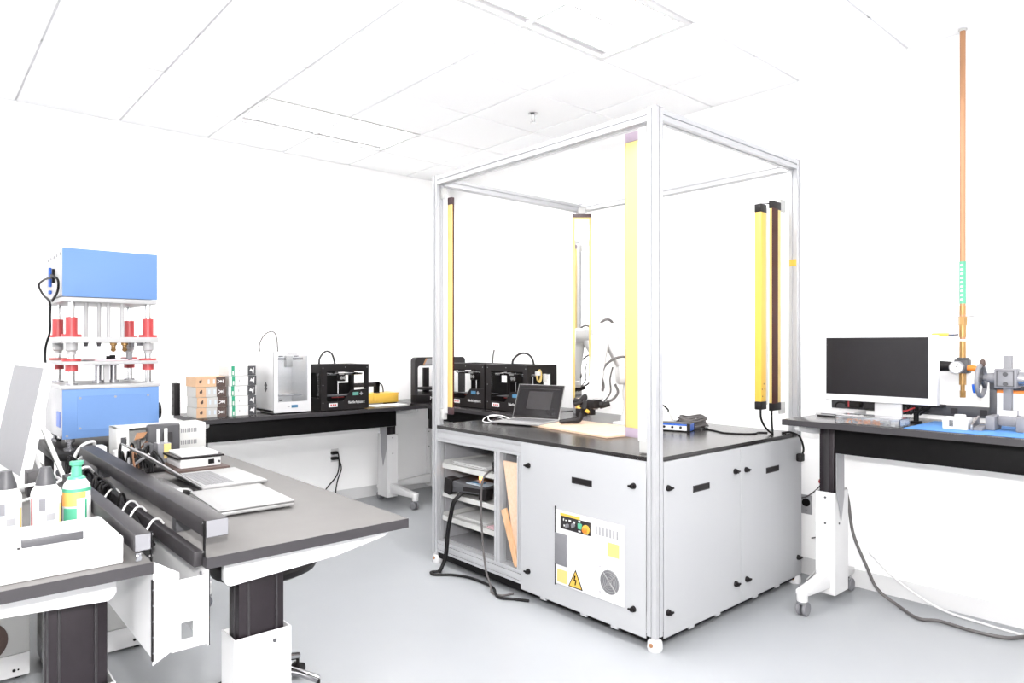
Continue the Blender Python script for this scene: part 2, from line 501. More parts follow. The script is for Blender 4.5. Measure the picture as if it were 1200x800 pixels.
def bench(name, label, loc, rz, L, D, Hh, cy, cx=0.055, sleeve=.60, apron=True, group=None, cols=(0, 1), arm_in=.05, apron_y=None, gusset=True, cx_far=None, top='bench', apron_x0=.115):
    """local x along the length, y from the user's edge to the back"""
    t = thing(name, label, 'workbench', loc, rz, group)
    near_cx = cx
    MB().box(0, L, 0, D, Hh - .030, Hh).build('worktop', top, t, bevel=.0025, local=True)
    e = MB().box(-.002, L + .002, -.002, 0.0, Hh - .030, Hh - .001)
    e.box(-.002, L + .002, D, D + .002, Hh - .030, Hh - .001); e.box(-.002, 0, 0, D, Hh - .030, Hh - .001); e.box(L, L + .002, 0, D, Hh - .030, Hh - .001)
    e.build('edge_band', 'edge', t, local=True)
    for c in cols:
        f = (lambda x: x) if c == 0 else (lambda x: L - x)
        cx = near_cx if (c == 0 or cx_far is None) else cx_far
        # support arm: tapered white sheet with rounded ends
        zb = Hh - .034
        pr = [(.035, zb), (D - .06, zb), (D - .06, zb - .055), (D - .068, zb - .068), (D - .08, zb - .074), (.22, zb - .055), (.05, zb - .026), (.035, zb - .016)]
        MB().prism(pr, 'x', f(arm_in), f(arm_in + .022)).build('support_arm', 'white', t, bevel=.003, local=True)
        MB().box(f(arm_in), f(arm_in + .12), .12, D - .10, zb - .012, zb).build('arm_plate', 'dark_grey', t, local=True)
        # telescopic column
        x0, x1 = f(cx), f(cx + .105)
        xa, xb = min(x0, x1), max(x0, x1)
        m = MB().box(xa + .012, xb - .012, cy + .016, cy + .150, .35, Hh - .04)
        c_in = m.build('column', 'column', t, bevel=.006, local=True)
        g = MB()
        for yy in (cy + .040, cy + .122):
            g.box(xa + .008, xb - .008, yy - .004, yy + .004, .36, Hh - .04)
        for yy in (cy + .016, cy + .150):
            g.box((xa + xb) / 2 - .014, (xa + xb) / 2 + .014, yy - .004, yy + .004, .36, Hh - .04)
        g.build('column_rib', 'charcoal', c_in, bevel=.002, local=True)
        s = MB()
        s.box(xa, xb, cy, cy + .004, .05, sleeve); s.box(xa, xb, cy + .162, cy + .166, .05, sleeve)
        s.box(xa, xa + .004, cy + .004, cy + .162, .05, sleeve); s.box(xb - .004, xb, cy + .004, cy + .162, .05, sleeve)
        s.box(xa + .004, xb - .004, cy + .004, cy + .162, .05, .06)
        sl = s.build('sleeve', 'white', t, local=True)
        q = MB()
        for z in (sleeve - .03, sleeve - .17):
            q.cyl((f(cx) - (.003 if c == 0 else -.003), cy + .05, z), (f(cx), cy + .05, z), .006, n=10)
            q.cyl((f(cx + .105) + (.003 if c == 0 else -.003), cy + .05, z), (f(cx + .105), cy + .05, z), .006, n=10)
            q.cyl(((xa + xb) / 2, cy - .003, z), ((xa + xb) / 2, cy, z), .006, n=10)
        q.build('bolt', 'dark_grey', sl, local=True)
        xm = (xa + xb) / 2
        # foot with casters
        ft = MB()
        ft.prism([(-.02, .135), (-.02, .112), (.03, .10), (cy, .085), (cy + .166, .085), (D - .02, .10), (D - .02, .13), (cy + .17, .17), (cy, .17), (.05, .142)], 'x', xm - .026, xm + .026)
        ft.cyl((xm, .0, .075), (xm, .0, .135), .028, n=18)
        ft.build('foot', 'white', t, bevel=.004, local=True)
        caster(t, xm, .0, .10)
        caster(t, xm, D - .06, .12)
        if gusset:
            xg = f(cx + .108)
            MB().prism([(cy + .002, Hh - .05), (cy + .10, Hh - .05), (cy + .10, Hh - .43), (cy + .066, Hh - .56), (cy + .006, Hh - .40)], 'x', xg, xg + (.004 if c == 0 else -.004)).build('gusset', 'light_grey', t, local=True)
    cx = near_cx
    if apron:
        ay = cy - .06 if apron_y is None else apron_y
        MB().box(cx + apron_x0, L - cx - .115, ay, ay + .03, Hh - .185, Hh - .055).build('apron', 'black', t, bevel=.003, local=True)
        MB().box(cx + .115, L - cx - .115, ay + .03, ay + .10, Hh - .19, Hh - .183).build('apron_lip', 'white', t, local=True)
    return t

ZL, ZB, ZR = .850, .884, 1.007
bench_l = bench('lab_bench', 'dark topped adjustable bench carrying the two silver laptops', (1.19, 1.845, 0), R(90), 2.02, .61, ZL, .335, cx=.115, sleeve=.565, apron=False, gusset=False, arm_in=.055, cx_far=.012, top='bench_grey')
bench_2 = bench('lab_bench', 'dark topped bench holding the white flat case and three bottles', (-.15, 4.49, 0), R(-90), 2.60, .612, .853, .40, cx=.18, sleeve=.50, apron=False, gusset=False, arm_in=.10, top='bench_grey')
bench_b = bench('lab_bench', 'black bench with boxes and printers along the far white wall', (1.49, 4.89, 0), 0, 1.845, .61, ZB, .36, sleeve=.605, apron_y=.20, apron_x0=.0)
bench_r = bench('lab_bench', 'raised black bench holding the monitor and the blue mat', (3.465, 1.758, 0), R(-90), 1.90, .61, ZR, .268, sleeve=.602, apron_y=.235)
bench_c = bench('lab_bench', 'black bench behind the robot cell under two black printers', (3.345, 5.54, 0), R(-90), 1.82, .715, ZB, .40, sleeve=.60, cols=(0, 1))

# ================================================================ ROBOT CELL
CX0, CX1, CY0, CY1, CT = 2.54, 3.945, 1.885, 3.65, 2.485
TT = .885
cell = thing('robot_cell', 'grey panelled robot cell with tall aluminium frame and black top', 'robot cell', (CX0, CY0, 0))
W = .052
posts = [(CX0 + W / 2, CY0 + W / 2), (CX0 + W / 2, CY1 - W / 2), (CX1 - W / 2, CY0 + W / 2), (CX1 - W / 2, CY1 - W / 2)]
for (x, y) in posts:
    p = MB().prism(at(slot_section(W, .009, .007), x, y), 'z', .065, CT).build('post', 'alum', cell)
    MB().box(x - W / 2, x + W / 2, y - W / 2, y + W / 2, CT, CT + .004).build('end_cap', 'light_grey', p, bevel=.001)
    # levelling foot on a white pad with orange wheel
    f = MB().lathe([(.016, .068), (.016, .055), (.026, .052), (.034, .040), (.036, .012), (.032, .0)], (x, y, 0), 20).build('levelling_foot', 'white_plastic', cell, smooth=True)
    MB().cyl((x - .0365, y - .004, .032), (x - .022, y - .004, .032), .010, n=12).build('adjuster_wheel', 'copper', f, smooth=True)
# upper beams
zc = CT - W / 2 - .004
a, b_, c_, d_ = CX0 + W, CX1 - W, CY0 + W, CY1 - W
for yy in (CY0 + W / 2, CY1 - W / 2):
    MB().prism(at(slot_section(W, .009, .007), yy, zc), 'x', a, b_).build('top_beam', 'alum', cell)
for xx in (CX0 + W / 2, CX1 - W / 2):
    MB().prism(at(slot_section(W, .009, .007), xx, zc), 'y', c_, d_).build('top_beam', 'alum', cell)
# worktop
MB().box(CX0 + .004, CX1 - .004, CY0 + W, CY1 - W, TT - .020, TT).box(CX0 + W, CX1 - W, CY0 + .002, CY0 + W, TT - .020, TT).box(CX0 + W, CX1 - W, CY1 - W, CY1 - .002, TT - .020, TT).box(CX0, CX0 + .004, CY0 + W, CY1 - W, TT - .020, TT).build('worktop', 'rubber_top', cell)
# base beams
for z0, z1 in ((.785, TT - .020), (.075, .150)):
    for xx in (CX0 + W / 2 + .002, CX1 - W / 2):
        MB().prism(at(slot2(W - .004, z1 - z0), xx, (z0 + z1) / 2), 'y', c_, d_).build('base_beam', 'alum', cell)
for yy in (CY0 + W / 2 + .004, CY1 - W / 2):
    MB().prism(at(slot2(W - .010, .07), yy, .82), 'x', a, b_).build('base_beam', 'alum', cell)
    MB().prism(at(slot2(W - .010, .07), yy, .115), 'x', a, b_).build('base_beam', 'alum', cell)
# uprights of the shelf bays
MB().prism(at(slot_section(.05, .009, .006), CX0 + .027, 3.005), 'z', .150, .785).build('bay_upright', 'alum', cell)
MB().prism(at(slot_section(.03, .007, .005), CX0 + .020, 2.82), 'z', .150, .785).build('bay_upright', 'alum', cell)
# inner walls of the bays
MB().box(3.20, 3.205, 2.80, 3.60, .15, .78).build('bay_back', 'light_grey', cell)
MB().box(CX0 + .06, 3.20, 2.80, 2.803, .15, .78).build('bay_side', 'light_grey', cell)
MB().box(CX0 + .06, 3.20, 2.985, 2.99, .15, .78).build('bay_side', 'light_grey', cell)
MB().box(CX0 + .06, 3.20, 3.585, 3.59, .15, .78).build('bay_side', 'light_grey', cell)
MB().box(CX0 + .055, 3.20, 2.80, 3.585, .150, .156).build('bay_floor', 'light_grey', cell)
MB().box(CX1 - .03, CX1 - .02, CY0 + .06, CY1 - .06, .10, .78).build('back_panel', 'panel', cell)
MB().box(CX0 + .06, CX1 - .06, CY1 - .03, CY1 - .02, .10, .78).build('end_panel', 'panel', cell)
# pull-out shelves with front lips and slide rails
for z in (.632, .450, .298):
    s = MB().box(CX0 + .035, 3.19, 3.035, 3.575, z, z + .004)
    s.box(CX0 + .028, CX0 + .035, 3.035, 3.575, z - .018, z + .012)
    s.box(CX0 + .035, 3.19, 3.035, 3.038, z, z + .03); s.box(CX0 + .035, 3.19, 3.572, 3.575, z, z + .03)
    sh = s.build('pull_out_shelf', 'offwhite', cell)
    MB().box(CX0 + .06, 3.18, 3.576, 3.583, z - .012, z + .012).box(CX0 + .06, 3.18, 3.031, 3.034, z - .012, z + .012).build('slide_rail', 'mid_grey', sh)
# knurled wing latches
def latch(parent, c, n):
    x, y, z = c
    m = MB()
    if n == 'x':
        m.cyl((x, y, z), (x - .012, y, z), .015, .013, 14); m.cyl((x - .012, y, z), (x - .022, y, z), .009, n=12); m.box(x - .022, x - .013, y + .0, y + .020, z - .004, z + .004)
    else:
        m.cyl((x, y, z), (x, y - .012, z), .015, .013, 14); m.cyl((x, y - .012, z), (x, y - .022, z), .009, n=12); m.box(x + .0, x + .020, y - .022, y - .013, z - .004, z + .004)
    m.build('wing_latch', 'black_plastic', parent)
def grip(parent, c, n, w=.135, h=.032):
    """recessed grip: thin frame, dark pocket"""
    x, y, z = c
    m = MB(); k = MB()
    if n == 'x':
        m.box(x - .003, x, y - w / 2, y + w / 2, z - h / 2, z - h / 2 + .004).box(x - .003, x, y - w / 2, y + w / 2, z + h / 2 - .004, z + h / 2).box(x - .003, x, y - w / 2, y - w / 2 + .004, z - h / 2, z + h / 2).box(x - .003, x, y + w / 2 - .004, y + w / 2, z - h / 2, z + h / 2)
        k.box(x - .0015, x, y - w / 2 + .004, y + w / 2 - .004, z - h / 2 + .004, z + h / 2 - .004)
        k.prism([(x - .0015, z + .0), (x - .0025, z + .0), (x - .0015, z + h / 2 - .004)], 'y', y - w / 2 + .004, y + w / 2 - .004)
    else:
        m.box(x - w / 2, x + w / 2, y - .003, y, z - h / 2, z - h / 2 + .004).box(x - w / 2, x + w / 2, y - .003, y, z + h / 2 - .004, z + h / 2).box(x - w / 2, x - w / 2 + .004, y - .003, y, z - h / 2, z + h / 2).box(x + w / 2 - .004, x + w / 2, y - .003, y, z - h / 2, z + h / 2)
        k.box(x - w / 2 + .004, x + w / 2 - .004, y - .0015, y, z - h / 2 + .004, z + h / 2 - .004)
    g = m.build('grip_frame', 'charcoal', parent)
    k.build('grip_pocket', 'black_plastic', parent)
# front panel (faces the benches)
fp = MB().box(CX0 - .003, CX0 + .001, CY0 + .055, 2.795, .052, TT - .022).build('front_panel', 'panel', cell, bevel=.001, seg=1)
px = CX0 - .003
for (y, z) in ((2.73, .743), (2.73, .165), (2.01, .742), (2.01, .168)): latch(fp, (px, y, z), 'x')
grip(fp, (px, 2.338, .712), 'x')
# side panels
for (xa, xb, ks, g) in ((CX0 + .055, 3.262, ((2.625, .74), (2.625, .167), (3.205, .746), (3.21, .164)), (2.897, .706)),
                        (3.266, CX1 - .003, ((3.312, .742), (3.32, .163), (3.895, .160)), (3.597, .710))):
    sp = MB().box(xa, xb, CY0 - .003, CY0 + .001, .052, TT - .022).build('side_panel', 'panel', cell, bevel=.001, seg=1)
    for (x, z) in ks: latch(sp, (x, CY0 - .003, z), 'y')
    grip(sp, (g[0], CY0 - .003, g[1]), 'y', .14)
# black strip standing in for the shadow gap under the panels; small clips
MB().box(CX0 + .012, CX0 + .03, CY0 + .04, CY1 - .05, .034, .075).box(CX0 + .03, CX1 - .04, CY0 + .012, CY0 + .03, .034, .075).build('skirt', 'black', cell)
m = MB()
for y in (2.13, 2.33, 2.62): m.box(CX0 - .002, CX0 + .012, y - .02, y + .02, .040, .058)
for x in (2.82, 3.05, 3.42, 3.66): m.box(x - .02, x + .02, CY0 - .002, CY0 + .012, .040, .058)
m.build('skirt_clip', 'panel', cell)
# electrical control panel in the front
cp = MB().box(px - .006, px, 2.063, 2.518, .160, .543).build('control_panel', 'white', cell, bevel=.0015, seg=1)
cx = px - .006
MB().box(px - .007, px, 2.518, 2.523, .150, .560).build('hinge_shadow_strip', 'black', cp)
MB().box(cx - .003, cx, 2.272, 2.480, .4530, .5195).build('switch_plate', 'charcoal', cp, bevel=.001, seg=1)
MB().box(cx - .0025, cx, 2.345, 2.482, .5198, .5325).build('yellow_strip', 'yellow', cp)
MB().box(cx - .008, cx, 2.432, 2.516, .262, .425).build('side_vent_cover', 'mid_grey', cp, bevel=.002)
for (y0, y1, z0, z1) in ((2.435, 2.505, .172, .238), (2.092, 2.163, .382, .448)):
    MB().box(cx - .001, cx, y0, y1, z0, z1).build('yellow_notice', 'yellow_pale', cp)
m = MB()
for k in range(7): m.box(cx - .0012, cx, 2.235 - k * .022 - .005, 2.235 - k * .022 + .005, .470, .512)
m.build('vent_slot', 'light_grey', cp)
# warning triangle
def tri(s): return [(2.375 - s, .178 + (.045 - s) * .2), (2.375 + s, .178 + (.045 - s) * .2), (2.375, .178 + (.045 - s) * .2 + s * 1.75)]
MB().prism([(2.425, .168), (2.325, .168), (2.375, .262)], 'x', cx - .0012, cx).build('warning_sign', 'black', cp)
MB().prism([(2.416, .173), (2.334, .173), (2.375, .252)], 'x', cx - .0020, cx - .0011).build('warning_sign_face', 'yellow', cp)
MB().prism([(2.384, .232), (2.372, .232), (2.378, .212), (2.366, .212), (2.372, .186), (2.378, .181), (2.379, .190), (2.375, .204), (2.386, .204)], 'x', cx - .0028, cx - .0019).build('lightning_bolt', 'black', cp)
# fan grille
fy, fz, fr = 2.150, .258, .058
MB().cyl((cx - .002, fy, fz), (cx, fy, fz), fr, n=32).build('fan_plate', 'mid_grey', cp, smooth=True)
m = MB()
for q in (.057, .046, .035, .024, .013):
    m.tube([(cx - .004, fy + q * math.cos(2 * math.pi * k / 28), fz + q * math.sin(2 * math.pi * k / 28)) for k in range(29)], .0013, 5, 1)
for k in range(4):
    t_ = math.pi / 4 + k * math.pi / 2
    m.tube([(cx - .004, fy, fz), (cx - .004, fy + .057 * math.cos(t_), fz + .057 * math.sin(t_))], .0035, 5, 1)
m.build('fan_grille', 'silver', cp, smooth=True)
m = MB()
for s in (-1, 1):
    for q in (-1, 1): m.cyl((cx - .002, fy + s * .062, fz + q * .062), (cx, fy + s * .062, fz + q * .062), .004, n=8)
m.build('fan_screw', 'light_grey', cp)
# switches on the plate
sx = cx - .003
for (y, z, r, d, mt) in ((2.300, .480, .0235, .006, 'yellow'), ): MB().cyl((sx - d, y, z), (sx, y, z), r, n=24).build('emergency_ring', mt, cp, smooth=True)
MB().lathe([(.004, -.022), (.011, -.021), (.0135, -.018), (.0135, -.013), (.009, -.010), (.009, -.006)], (sx, 2.300, .480), 20, 'x').build('emergency_button', 'orange', cp, smooth=True)
MB().box(sx - .008, sx, 2.327, 2.352, .476, .503).build('green_button', 'green_cap', cp, bevel=.002)
m = MB()
for (y, z, w, h) in ((2.456, .502, .006, .011), (2.438, .500, .012, .006), (2.412, .503, .016, .009), (2.383, .500, .014, .010), (2.346, .512, .014, .009), (2.452, .472, .007, .009), (2.345, .463, .016, .007), (2.300, .459, .020, .005)):
    m.box(sx - .0008, sx, y - w / 2, y + w / 2, z - h / 2, z + h / 2)
m.build('switch_legend', 'paper', cp)
for (y, z) in ((2.427, .474), (2.385, .485)):
    MB().cyl((sx - .010, y, z), (sx, y, z), .011, n=18).box(sx - .016, sx - .010, y - .003, y + .003, z - .010, z + .010).build('rotary_switch', 'mid_grey', cp, smooth=True)
# connector on the corner of the side
MB().tube([(3.80, 1.93, TT + .004), (3.85, 1.90, TT + .006), (3.885, 1.865, .865), (3.90, 1.85, .80), (3.897, 1.855, .765)], .006, 8).build('interlock_cable', 'cable_black', cell, smooth=True)
MB().box(3.868, 3.912, 1.846, 1.881, .722, .768).build('interlock_plug', 'black_plastic', cell, bevel=.008)

MB().box(CX1 - W - .0015, CX1 - W + .001, CY0 + .004, CY0 + .046, 1.862, 1.902).build('yellow_sticker', 'yellow', cell)
# ---- safety light curtains on brackets (part of the cell)
def curtain(name, x0, x1, y0, y1, z0, z1, m, cap='cap_maroon'):
    k = .045
    o = MB().box(x0, x1, y0, y1, z0 + k, z1 - k).build(name, m, cell, bevel=.004)
    MB().box(x0 - .001, x1 + .001, y0 - .001, y1 + .001, z0, z0 + k).build('end_cap', cap, o, bevel=.003)
    MB().box(x0 - .001, x1 + .001, y0 - .001, y1 + .001, z1 - k, z1).build('end_cap', cap, o, bevel=.003)
    return o
def bracket(x, y, z, dx, dy):
    MB().box(min(x, x + dx), max(x, x + dx) + .004, min(y, y + dy), max(y, y + dy) + .004, z - .035, z + .035).build('bracket', 'offwhite', cell, bevel=.002)
# by the post far along the bench side
c1 = curtain('light_curtain', 2.600, 2.622, 3.523, 3.577, .955, 2.345, 'yellow_pale')
MB().box(2.585, 2.599, 3.560, 3.597, .96, 2.37).build('mounting_rail', 'white', c1, bevel=.002)
MB().box(2.610, 2.620, 3.5215, 3.524, 1.0, 2.30).build('curtain_window', 'brown_lens', c1)
bracket(2.57, 3.575, 2.375, .03, .03); bracket(2.57, 3.575, .955, .03, .03)
# near post, facing along the front opening
c2 = curtain('light_curtain', 2.612, 2.650, 2.037, 2.120, .955, 2.425, 'yellow_pale', 'hose_purple')
MB().box(2.600, 2.650, 1.990, 2.036, .945, 2.43).build('mounting_rail', 'white', c2, bevel=.003)
MB().box(2.615, 2.647, 2.120, 2.1225, 1.0, 2.38).build('curtain_window', 'brown_lens', c2)
bracket(2.605, 1.937, 2.40, .03, .05); bracket(2.605, 1.937, .925, .03, .09)
# right post: two curtains
c3 = curtain('light_curtain', 3.590, 3.650, 1.945, 1.985, 1.035, 2.195, 'yellow', 'black_plastic')
MB().box(3.6510, 3.668, 1.945, 1.985, 1.06, 2.18).build('mounting_rail', 'offwhite', c3, bevel=.002)
MB().cyl((3.60, 1.968, 2.195), (3.72, 1.968, 2.215), .004, n=8).build('tie_rod', 'steel', c3)
for (y, z) in ((3.62, 1.18), (3.60, 1.15), (3.63, 1.15), (3.605, 1.11)): MB().cyl((y, 1.9435, z), (y, 1.9455, z), .004, n=8).build('indicator_dot', 'box_brown', c3)
c4 = curtain('light_curtain', 3.720, 3.828, 1.950, 1.968, 1.020, 2.232, 'yellow_pale', 'black_plastic')
MB().box(3.722, 3.788, 1.9475, 1.951, 1.062, 2.19).build('curtain_window', 'brown_lens', c4)
bracket(3.828, 1.955, 2.22, .062, .01); bracket(3.828, 1.955, 1.03, .062, .01)
m = MB().tube([(3.62, 1.965, 1.036), (3.625, 1.965, .985), (3.66, 1.965, .94), (3.72, 1.965, .90), (3.76, 1.965, TT + .004)], .006, 8)
m.tube([(3.765, 1.975, 1.02), (3.768, 1.975, .95), (3.768, 1.97, TT + .003)], .006, 8)
m.build('curtain_cable', 'cable_black', cell, smooth=True)
# mirror column at the back post, turned to face the near corner
mc = thing('mirror_column', 'tall mirror column with pale yellow edges at the cell rear post', 'safety mirror', (3.80, 3.50, TT), R(-42))
MB().box(-.066, .066, 0.0, .035, .09, 1.475).build('mirror_housing', 'yellow_pale', mc, bevel=.003, local=True)
MB().box(-.052, .052, -.0025, 0.0, .10, 1.465).build('mirror_glass', 'mirror', mc, local=True)
MB().box(-.067, .067, -.004, .04, .045, .09).build('end_cap', 'hose_purple', mc, bevel=.002, local=True)
MB().box(-.067, .067, -.004, .04, 1.475, 1.50).build('end_cap', 'cap_maroon', mc, bevel=.002, local=True)
MB().box(-.025, .025, .005, .12, 1.50, 1.55).build('bracket', 'offwhite', mc, bevel=.003, local=True)
MB().box(-.06, .06, -.01, .06, 0.0, .045).build('base_block', 'light_grey', mc, bevel=.003, local=True)
# ================================================================ ON THE CELL
# plywood board
bd = MB().prism([(2.960, 3.170), (2.875, 2.465), (3.215, 2.42), (3.215, 2.62), (3.335, 2.66), (3.36, 3.20)], 'z', TT + .001, TT + .013)
solo(bd, 'plywood_board', 'birch', 'pale plywood board lying under the robot gripper on the black top', 'board', loc=(3.1, 2.8, TT + .001), bevel=.001, seg=1)
# laptop on the cell
def laptop(name, label, loc, rz, w, d, ang, open_=True, sx=None, keys=True, screen='screen_off'):
    """local x width, y from front edge (0) to hinge (d); ang: screen angle from closed in degrees"""
    t = thing(name, label, 'laptop', (loc[0], loc[1], loc[2] + .005), rz)
    MB().box(-w / 2, w / 2, 0, d, .002, .014).build('base', 'silver', t, bevel=.004, local=True)
    m = MB()
    for x in (-1, 1):
        for y in (.03, d - .03): m.cyl((x * (w / 2 - .03), y, -.005), (x * (w / 2 - .03), y, .003), .008, n=10)
    m.build('rubber_foot', 'black_plastic', t, local=True)
    if keys:
        kb = MB().box(-w * .41, w * .41, d * .46, d * .93, .0138, .0146).build('keyboard', 'light_grey', t, local=True)
        m = MB()
        for r in range(6):
            y0 = d * .475 + r * d * .074
            for c in range(14):
                if r == 0 and 4 <= c <= 8:
                    continue
                x0 = -w * .40 + c * w * .8 / 14
                m.box(x0 + .001, x0 + w * .8 / 14 - .002, y0, y0 + d * .062, .0146, .0158)
            if r == 0: m.box(-w * .40 + 4 * w * .8 / 14 + .001, -w * .40 + 9 * w * .8 / 14 - .002, y0, y0 + d * .062, .0146, .0158)
        m.build('keys', 'keys', kb, local=True)
        MB().box(-w * .15, w * .15, d * .07, d * .40, .0140, .0144).build('trackpad', 'light_grey', t, bevel=.0001, local=True)
    # lid built closed then turned about the hinge
    M = Matrix.Translation((0, d - .004, .015)) @ Matrix.Rotation(R(-ang), 4, 'X') @ Matrix.Translation((0, -d + .004, 0))
    ld = MB().box(-w / 2, w / 2, 0, d - .002, 0.001, .007).xf(M).build('lid', 'silver', t, bevel=.0025, local=True)
    if open_:
        MB().box(-w / 2 + .005, w / 2 - .005, .004, d - .012, -.0005, .001).xf(M).build('bezel', 'black_plastic', ld, local=True)
        MB().box(-w / 2 + .016, w / 2 - .016, .016, d - .026, -.0010, -.0004).xf(M).build('screen', screen, ld, local=True)
        MB().cyl((-w * .42, d - .004, .011), (w * .42, d - .004, .011), .005, n=10).build('hinge', 'charcoal', t, local=True, smooth=True)
    return t, ld, M
# facing the benches: width along y, hinge on the far side
lt, ld, M = laptop('laptop', 'open silver laptop with dark screen beside the plywood board', (2.90, 3.245, TT + .0005), R(-90 + 16), .360, .247, 112)
# screen content: faint window panes
m = MB()
m.box(-.150, .150, .030, .034, -.0014, -.0010); m.box(-.085, .100, .050, .175, -.0014, -.0010)
m.xf(M).build('screen_window', 'charcoal', ld, local=True)
# white charging cord beside it
c = MB().tube([(2.885, 3.40, TT + .006), (2.86, 3.46, TT + .02), (2.90, 3.50, TT + .045), (2.98, 3.47, TT + .04), (3.03, 3.42, TT + .012), (3.06, 3.44, TT + .005)], .004, 8)
c.tube([(2.86, 3.44, TT + .005), (2.84, 3.50, TT + .012), (2.90, 3.53, TT + .035), (2.97, 3.50, TT + .03), (3.02, 3.46, TT + .005)], .003, 8)
solo(c, 'charger_cord', 'cable_white', 'white looped charger cord beside the laptop on the cell', 'cord', loc=(2.9, 3.46, TT), smooth=True)

# ---- robot arm: white six-axis arm, folded forward
rb = thing('industrial_robot', 'white six axis robot arm with black gripper on the cell top', 'robot', (3.53, 2.78, TT))
bx, by = 3.53, 2.78
m = MB().prism([(bx - .115, by - .10), (bx + .115, by - .10), (bx + .115, by + .10), (bx - .115, by + .10)], 'z', TT, TT + .018)
m.build('base_plate', 'white', rb, bevel=.005)
MB().lathe([(.098, .018), (.095, .05), (.082, .10), (.080, .15), (.086, .17), (.086, .19)], (bx, by, TT), 28).build('pedestal', 'white', rb, smooth=True)
MB().box(bx + .05, bx + .14, by - .06, by + .06, TT + .018, TT + .13).build('connector_box', 'white', rb, bevel=.008)
tz = TT + .19
MB().lathe([(.088, .0), (.088, .03), (.080, .075), (.070, .11), (.05, .14), (.0, .15)], (bx, by, tz), 28).build('turret', 'white', rb, smooth=True)
sh_ = Vector((bx - .02, by + .03, tz + .14)); el = Vector((3.40, 2.92, 1.475)); wr = Vector((3.30, 2.93, 1.075)); 
ax = Vector((.62, .78, 0)).cross(Vector((0, 0, 1))).normalized()   # joint axis
MB().cyl(sh_ - ax * .085, sh_ + ax * .085, .072, n=28).build('shoulder', 'white', rb, bevel=.012, smooth=True)
def limb(p, q, w0, w1, t0, t1):
    """rounded tapered beam between two joints"""
    p = Vector(p); q = Vector(q); d = (q - p).normalized(); u = ax - d * ax.dot(d); u.normalize(); w = d.cross(u)
    m = MB(); rings = []
    n = 16
    for s in [k / 6 for k in range(7)]:
        c = p.lerp(q, s); a = w0 + (w1 - w0) * s; b = t0 + (t1 - t0) * s
        rings.append([c + u * (b * (abs(math.cos(2 * math.pi * k / n)) ** .6) * (1 if math.cos(2 * math.pi * k / n) >= 0 else -1)) + w * (a * (abs(math.sin(2 * math.pi * k / n)) ** .6) * (1 if math.sin(2 * math.pi * k / n) >= 0 else -1)) for k in range(n)])
    vs = [v for r in rings for v in r]
    fs = [(i * n + k, i * n + (k + 1) % n, (i + 1) * n + (k + 1) % n, (i + 1) * n + k) for i in range(6) for k in range(n)]
    fs += [tuple(range(n - 1, -1, -1)), tuple(range(6 * n, 7 * n))]
    return m.add(vs, fs)
limb(sh_, el, .068, .058, .055, .045).build('lower_arm', 'white', rb, smooth=True)
e2 = el + ax * .0
MB().cyl(el - ax * .085, el + ax * .075, .068, n=28).build('elbow', 'white', rb, bevel=.012, smooth=True)
MB().cyl(el - ax * .086, el - ax * .092, .030, n=20).build('elbow_cap', 'offwhite', rb, smooth=True)
fs_ = el - ax * .02 + Vector((-.05, -.02, -.02))
limb(fs_, wr, .060, .040, .055, .038).build('forearm', 'white', rb, smooth=True)
MB().cyl(wr - ax * .05, wr + ax * .05, .042, n=24).build('wrist', 'white', rb, bevel=.008, smooth=True)
MB().cyl(wr, (3.265, 2.955, 1.02), .032, n=20).build('flange', 'light_grey', rb, smooth=True)
# gripper (black, with yellow tube), fingers reaching down to the board
gp = MB().cyl((3.265, 2.955, 1.03), (3.235, 2.97, .985), .040, n=20)
gp.cyl((3.27, 2.92, 1.035), (3.30, 2.86, 1.02), .022, n=16); gp.cyl((3.25, 2.99, 1.03), (3.21, 3.03, 1.045), .018, n=16)
gp.box(3.19, 3.25, 2.945, 2.995, .945, .995)
gp.box(3.225, 3.30, 2.87, 2.93, 1.0, 1.05); gp.cyl((3.245, 2.99, 1.035), (3.265, 2.96, 1.075), .026, n=16); gp.cyl((3.29, 2.88, 1.01), (3.33, 2.83, 1.03), .018, n=14); gp.box(3.235, 3.275, 2.90, 2.95, .955, 1.01); gp.cyl((3.18, 3.0, 1.02), (3.22, 2.965, 1.035), .012, n=12)
g = gp.build('gripper', 'black_plastic', rb, bevel=.003)
MB().cyl((3.205, 2.975, 1.01), (3.235, 3.015, .995), .017, n=14).cyl((3.22, 2.935, .985), (3.24, 2.925, .975), .012, n=12).build('gripper_motor', 'yellow', g, smooth=True)
MB().cyl((3.25, 2.925, 1.0), (3.28, 2.885, 1.005), .014, n=14).cyl((3.23, 2.995, 1.02), (3.25, 2.965, 1.045), .013, n=12).build('gripper_fitting', 'mid_grey', g, smooth=True)
for s in (-1, 1):
    MB().tube([(3.215 + s * .012, 2.97 + s * .018, .965), (3.20 + s * .016, 2.98 + s * .022, .925), (3.165 + s * .012, 3.005 + s * .018, .918), (3.10 + s * .012, 3.045 + s * .016, .912)], [.018, .018, .017, .017, .016, .016, .014, .013, .012, .010], 8, 3).build('finger', 'black_plastic', g, smooth=True)
cb = MB().tube([el + Vector((-.03, .03, .03)), el + Vector((-.02, .02, .075)), el + Vector((.01, -.01, .09)), el + Vector((.035, -.03, .06)), el + Vector((.04, -.04, -.02)), el + Vector((.045, -.05, -.12)), el + Vector((.10, -.10, -.17)), (3.55, 2.76, 1.28), (3.60, 2.74, 1.10)], .0085, 8)
cb.tube([(3.47, 2.72, 1.31), (3.40, 2.80, 1.325), (3.34, 2.86, 1.28), (3.31, 2.88, 1.21), (3.33, 2.88, 1.13), (3.30, 2.90, 1.06), (3.27, 2.93, 1.03)], .0075, 8)
